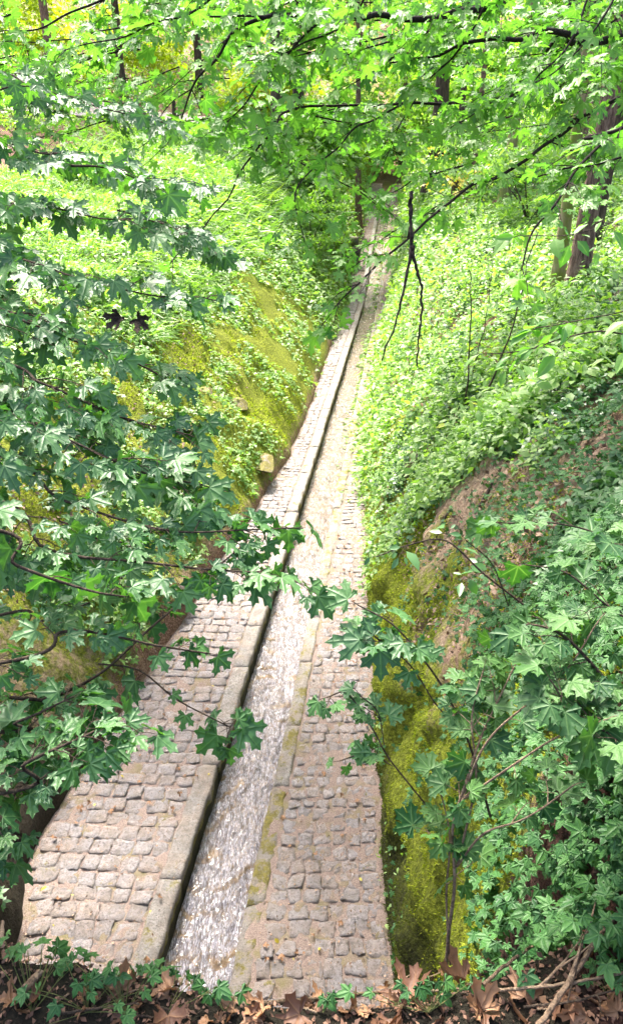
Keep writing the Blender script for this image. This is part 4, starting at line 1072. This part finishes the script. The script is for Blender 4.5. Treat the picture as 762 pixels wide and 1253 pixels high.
tree(atg(728, 13), 13, 9, .09, .5, (2.2, 1.4, 7.5), 'dark trunk just behind the rough barked tree at right', 'bark_dark', mat='crown_dark')
tree(atg(340, 33), 33, 11, .26, .1, (3, 2, 8.5), 'left one of two dark trunks standing close together upslope', 'bark_dark', mat='crown')
tree(atg(366, 34), 34, 11, .25, -.1, (3, 2, 8.5), 'right one of two dark trunks standing close together upslope', 'bark_dark', mat='crown_dark')
tree(atg(530, 30), 30, 13, .28, .4, (2.4, 1.8, 11), 'thick dark tree high at the centre behind the channel', 'bark_dark', mat='crown_dark')
tree(atg(556, 24), 24, 9, .10, .1, (2, 1.6, 7), 'slim dark trunk in the centre right thicket', 'bark_dark', mat='crown')
tree(atg(580, 25), 25, 9, .09, -.1, (2, 1.6, 7), 'slim brown trunk right of the slim dark trunk', 'bark', mat='crown')
tree(atg(615, 20), 20, 10, .13, .5, (2.4, 1.6, 8), 'slender yellowish trunk left of the rough barked tree', 'bark_pale', mat='crown')
tree(atg(440, 36), 36, 12, .14, -.4, (2.2, 1.6, 11), 'tall thin tree above the far end of the channel', 'bark', mat='crown')
tree(atg(670, 33), 33, 13, .16, .1, (3.2, 2.4, 9), 'tall tree with full dark crown right of the channel head', 'bark_dark', mat='crown_dark')
tree(atg(490, 48), 48, 13, .16, .1, (4, 3.4, 7), 'broad bright tree closing the view over the channel', 'bark', mat='crown', n=3200, leaf=.2)
tree(atg(250, 44), 44, 13, .2, .1, (4, 3.4, 9), 'bright tree behind the pale road', 'bark_dark', mat='crown', n=3200, leaf=.2)
tree(atg(80, 38), 38, 12, .2, .1, (4, 3, 8.5), 'bright yellow green tree at the upper left', 'bark', mat='crown_yellow', n=3200, leaf=.2)
tree(atg(160, 42), 42, 12, .2, .1, (3.6, 2.8, 7.5), 'yellow leaved tree high on the left slope', 'bark_dark', mat='crown_yellow', n=3000, leaf=.18)
tree(atg(0, 46), 46, 13, .2, .1, (4, 3.6, 8), 'tree with fresh crown at the far left edge', 'bark_dark', mat='crown', n=3200, leaf=.2)
tree(atg(360, 50), 50, 14, .2, .1, (4.5, 4, 8), 'tall bright tree on the ridge at the centre', 'bark_dark', mat='crown', n=3400, leaf=.24)
tree(atg(590, 52), 52, 15, .2, .1, (5, 4, 8), 'large tree on the ridge right of centre', 'bark_dark', mat='crown_dark', n=3400, leaf=.24)
tree(atg(720, 44), 44, 14, .2, .1, (4.5, 4, 8), 'large tree on the ridge at the upper right', 'bark_dark', mat='crown', n=3400, leaf=.22)
tree(atg(150, 58), 58, 15, .2, .1, (5.5, 4.5, 7), 'pale tree on the ridge behind the yellow leaved tree', 'bark_dark', mat='crown', n=3400, leaf=.26)
tree(atg(700, 22), 22, 11, .16, .1, (3, 2.2, 6.5), 'leafy tree behind the rough barked tree', 'bark', mat='crown')
tree(atg(800, 26), 26, 12, .16, .1, (3.4, 2.8, 6.5), 'leafy dark tree at the upper right edge', 'bark', mat='crown_dark')

def shrub(X, h, rad, mat, label, n=1600, leaf=.12, name='shrub', group='shrubs on the wooded slopes'):
    z = float(gz(X, h)); e = empty(name, (X, h, z)); tag(e, label, 'shrub', group)
    tb = Tubes()
    cc = crown_leaves(e, (X, h, z + rad[1] * .8), (rad[0], rad[0], rad[1]), n, leaf, mat, kind='oval' if leaf < .13 else 'far_maple', clump=20, fill=.2, name='foliage')
    for q in cc[:8]: tb.add(spline([(X, h, z - .1), ((X + q[0]) / 2, h, (z + q[2]) / 2), tuple(q)], 8, .02), .02, .006, 5)
    tb.build('stems', 'twig', e)
SH = [(372, 30, (1.5, 1.6), 'herb', 'pale leafy shrub left of the channel head'), (565, 31, (1.8, 1.8), 'crown', 'bright shrub right of the channel head'), (470, 49, (2.6, 3.0), 'herb', 'tall pale shrub behind the channel head'), (380, 26, (1.3, 1.1), 'crown', 'bright shrub left of the climbing channel'), (385, 29, (1.2, 1.2), 'herb', 'pale shrub beside the dark stone wall'),
      (560, 27, (1.4, 1.3), 'herb', 'pale leafed shrub right of the channel bend'), (590, 22, (1.5, 1.3), 'herb', 'pale shrub in the middle of the right slope'),
      (650, 17, (1.3, 1.1), 'herb', 'pale shrub left of the mossy trunk'), (570, 37, (2.0, 2.2), 'crown', 'bright shrub at the head of the channel'),
      (560, 36, (2.4, 2.4), 'crown', 'dark shrub high right of the channel head'), (640, 27, (2.2, 2), 'crown', 'shrub on the upper right slope'),
      (730, 19, (1.8, 1.6), 'crown', 'bright shrub behind the rough barked tree'), (300, 30, (1.4, .9), 'crown_dark', 'bluish shrub at the foot of the two dark trunks'),
      (380, 31, (1.8, 1.8), 'crown', 'bright shrub right of the two dark trunks'), (320, 40, (2.4, 2.2), 'crown_yellow', 'yellow green shrub behind the two dark trunks'),
      (30, 28, (2.2, 1.8), 'crown', 'bright bush at the left edge of the slope'),
      (60, 44, (3, 3), 'crown_yellow', 'yellow bush behind the pale road'), (200, 48, (3, 3), 'crown_yellow', 'bushy yellow green growth above the pale road'),
      (420, 44, (3, 3), 'crown', 'broad bush on the ridge at the centre'), (700, 34, (3, 3), 'crown_dark', 'broad dark bush on the upper right slope'),
      (620, 44, (3.2, 3.2), 'crown', 'broad bush on the ridge right of centre'), (520, 50, (3.5, 3.5), 'crown', 'far bush over the channel head'),
      (780, 40, (3.4, 3.4), 'crown', 'broad bush at the far right edge'), (280, 56, (4, 4), 'crown', 'far bush on the ridge left of centre'), (-20, 56, (4, 4), 'crown', 'far bush at the upper left edge'),
      (110, 22, (1.0, .7), 'herb', 'low pale bush in the left meadow')]
for px, h, rad, mt, lab in SH:
    far = h > 30
    shrub(atg(px, h), h, rad, mt, lab, n=2000 if not far else 2600, leaf=.12 if not far else .2)
shrub(atg(560, 24), 24, (1.1, .8), 'yellow_leaf', 'small bush with clear yellow leaves on the right slope', n=170, leaf=.15)

def slim(px, py0, px1, py1, h, r, label, mat='twig'):
    X = atg(px, h); z = float(gz(X, h)); top = at(px1, py1, h * math.cos(PITCH) + .6)
    tb = Tubes(); tb.add(spline([(X, h, z), ((X + top[0]) / 2 + .03, h, (z + top[2]) / 2), tuple(top)], 20, .01), r, r * .4, 6)
    e = empty('bare_stem', (X, h, z)); tag(e, label, 'stem', 'slim stems rising from the right bank'); tb.build('stem', mat, e)
slim(585, 480, 575, 330, 8.5, .012, 'thin straight stem left of the pair on the right bank')
slim(602, 480, 655, 285, 8.2, .013, 'thin leaning stem rising to the right on the right bank')
slim(590, 470, 605, 300, 9, .008, 'very thin stem behind the leaning one')

# ------------------------------------------------------------------ pale road on the left slope with fence posts, small shed
def far_road():
    hs = np.linspace(34, 39, 12); xs = np.linspace(-14, -1.5, 40)
    X, H = np.meshgrid(xs, hs); H = H + (X + 8) * .12
    Z = gz(X, H) + .12
    V = np.stack([X, H, Z], -1).reshape(-1, 3); n, m = X.shape
    i = np.arange(n - 1)[:, None] * m + np.arange(m - 1)[None]
    F = np.stack([i, i + 1, i + m + 1, i + m], -1).reshape(-1, 4)
    mt, n_, b = M('pale_gravel', .95, .2); f = noise_tex(n_, 6, 6)
    n_.links.new(ramp(n_, f, [(.3, (.36, .27, .24)), (.7, (.55, .45, .41))]).outputs[0], b.inputs['Base Color'])
    tag(link('road', mesh_np('road', V, [F], None, True), mt), 'pale pinkish road crossing the left slope', None, None, 'structure')
    for k, px in enumerate((190, 219, 262, 300)):
        h = 33.2; X = atg(px, h); z = float(gz(X, h))
        P = Tubes(); P.add([(X, h, z - .1), (X, h, z + .55), (X + .01, h, z + 1.15), (X + .01, h, z + 1.2)], .09, .075, 8, .02)
        o = P.build('fence_post', 'bark_dark'); tag(o, ['leftmost brown wooden post by the pale road', 'second brown wooden post by the pale road', 'third brown wooden post by the pale road', 'rightmost brown wooden post by the pale road'][k], 'post', 'wooden posts along the pale road')
far_road()

S.render.film_transparent = False
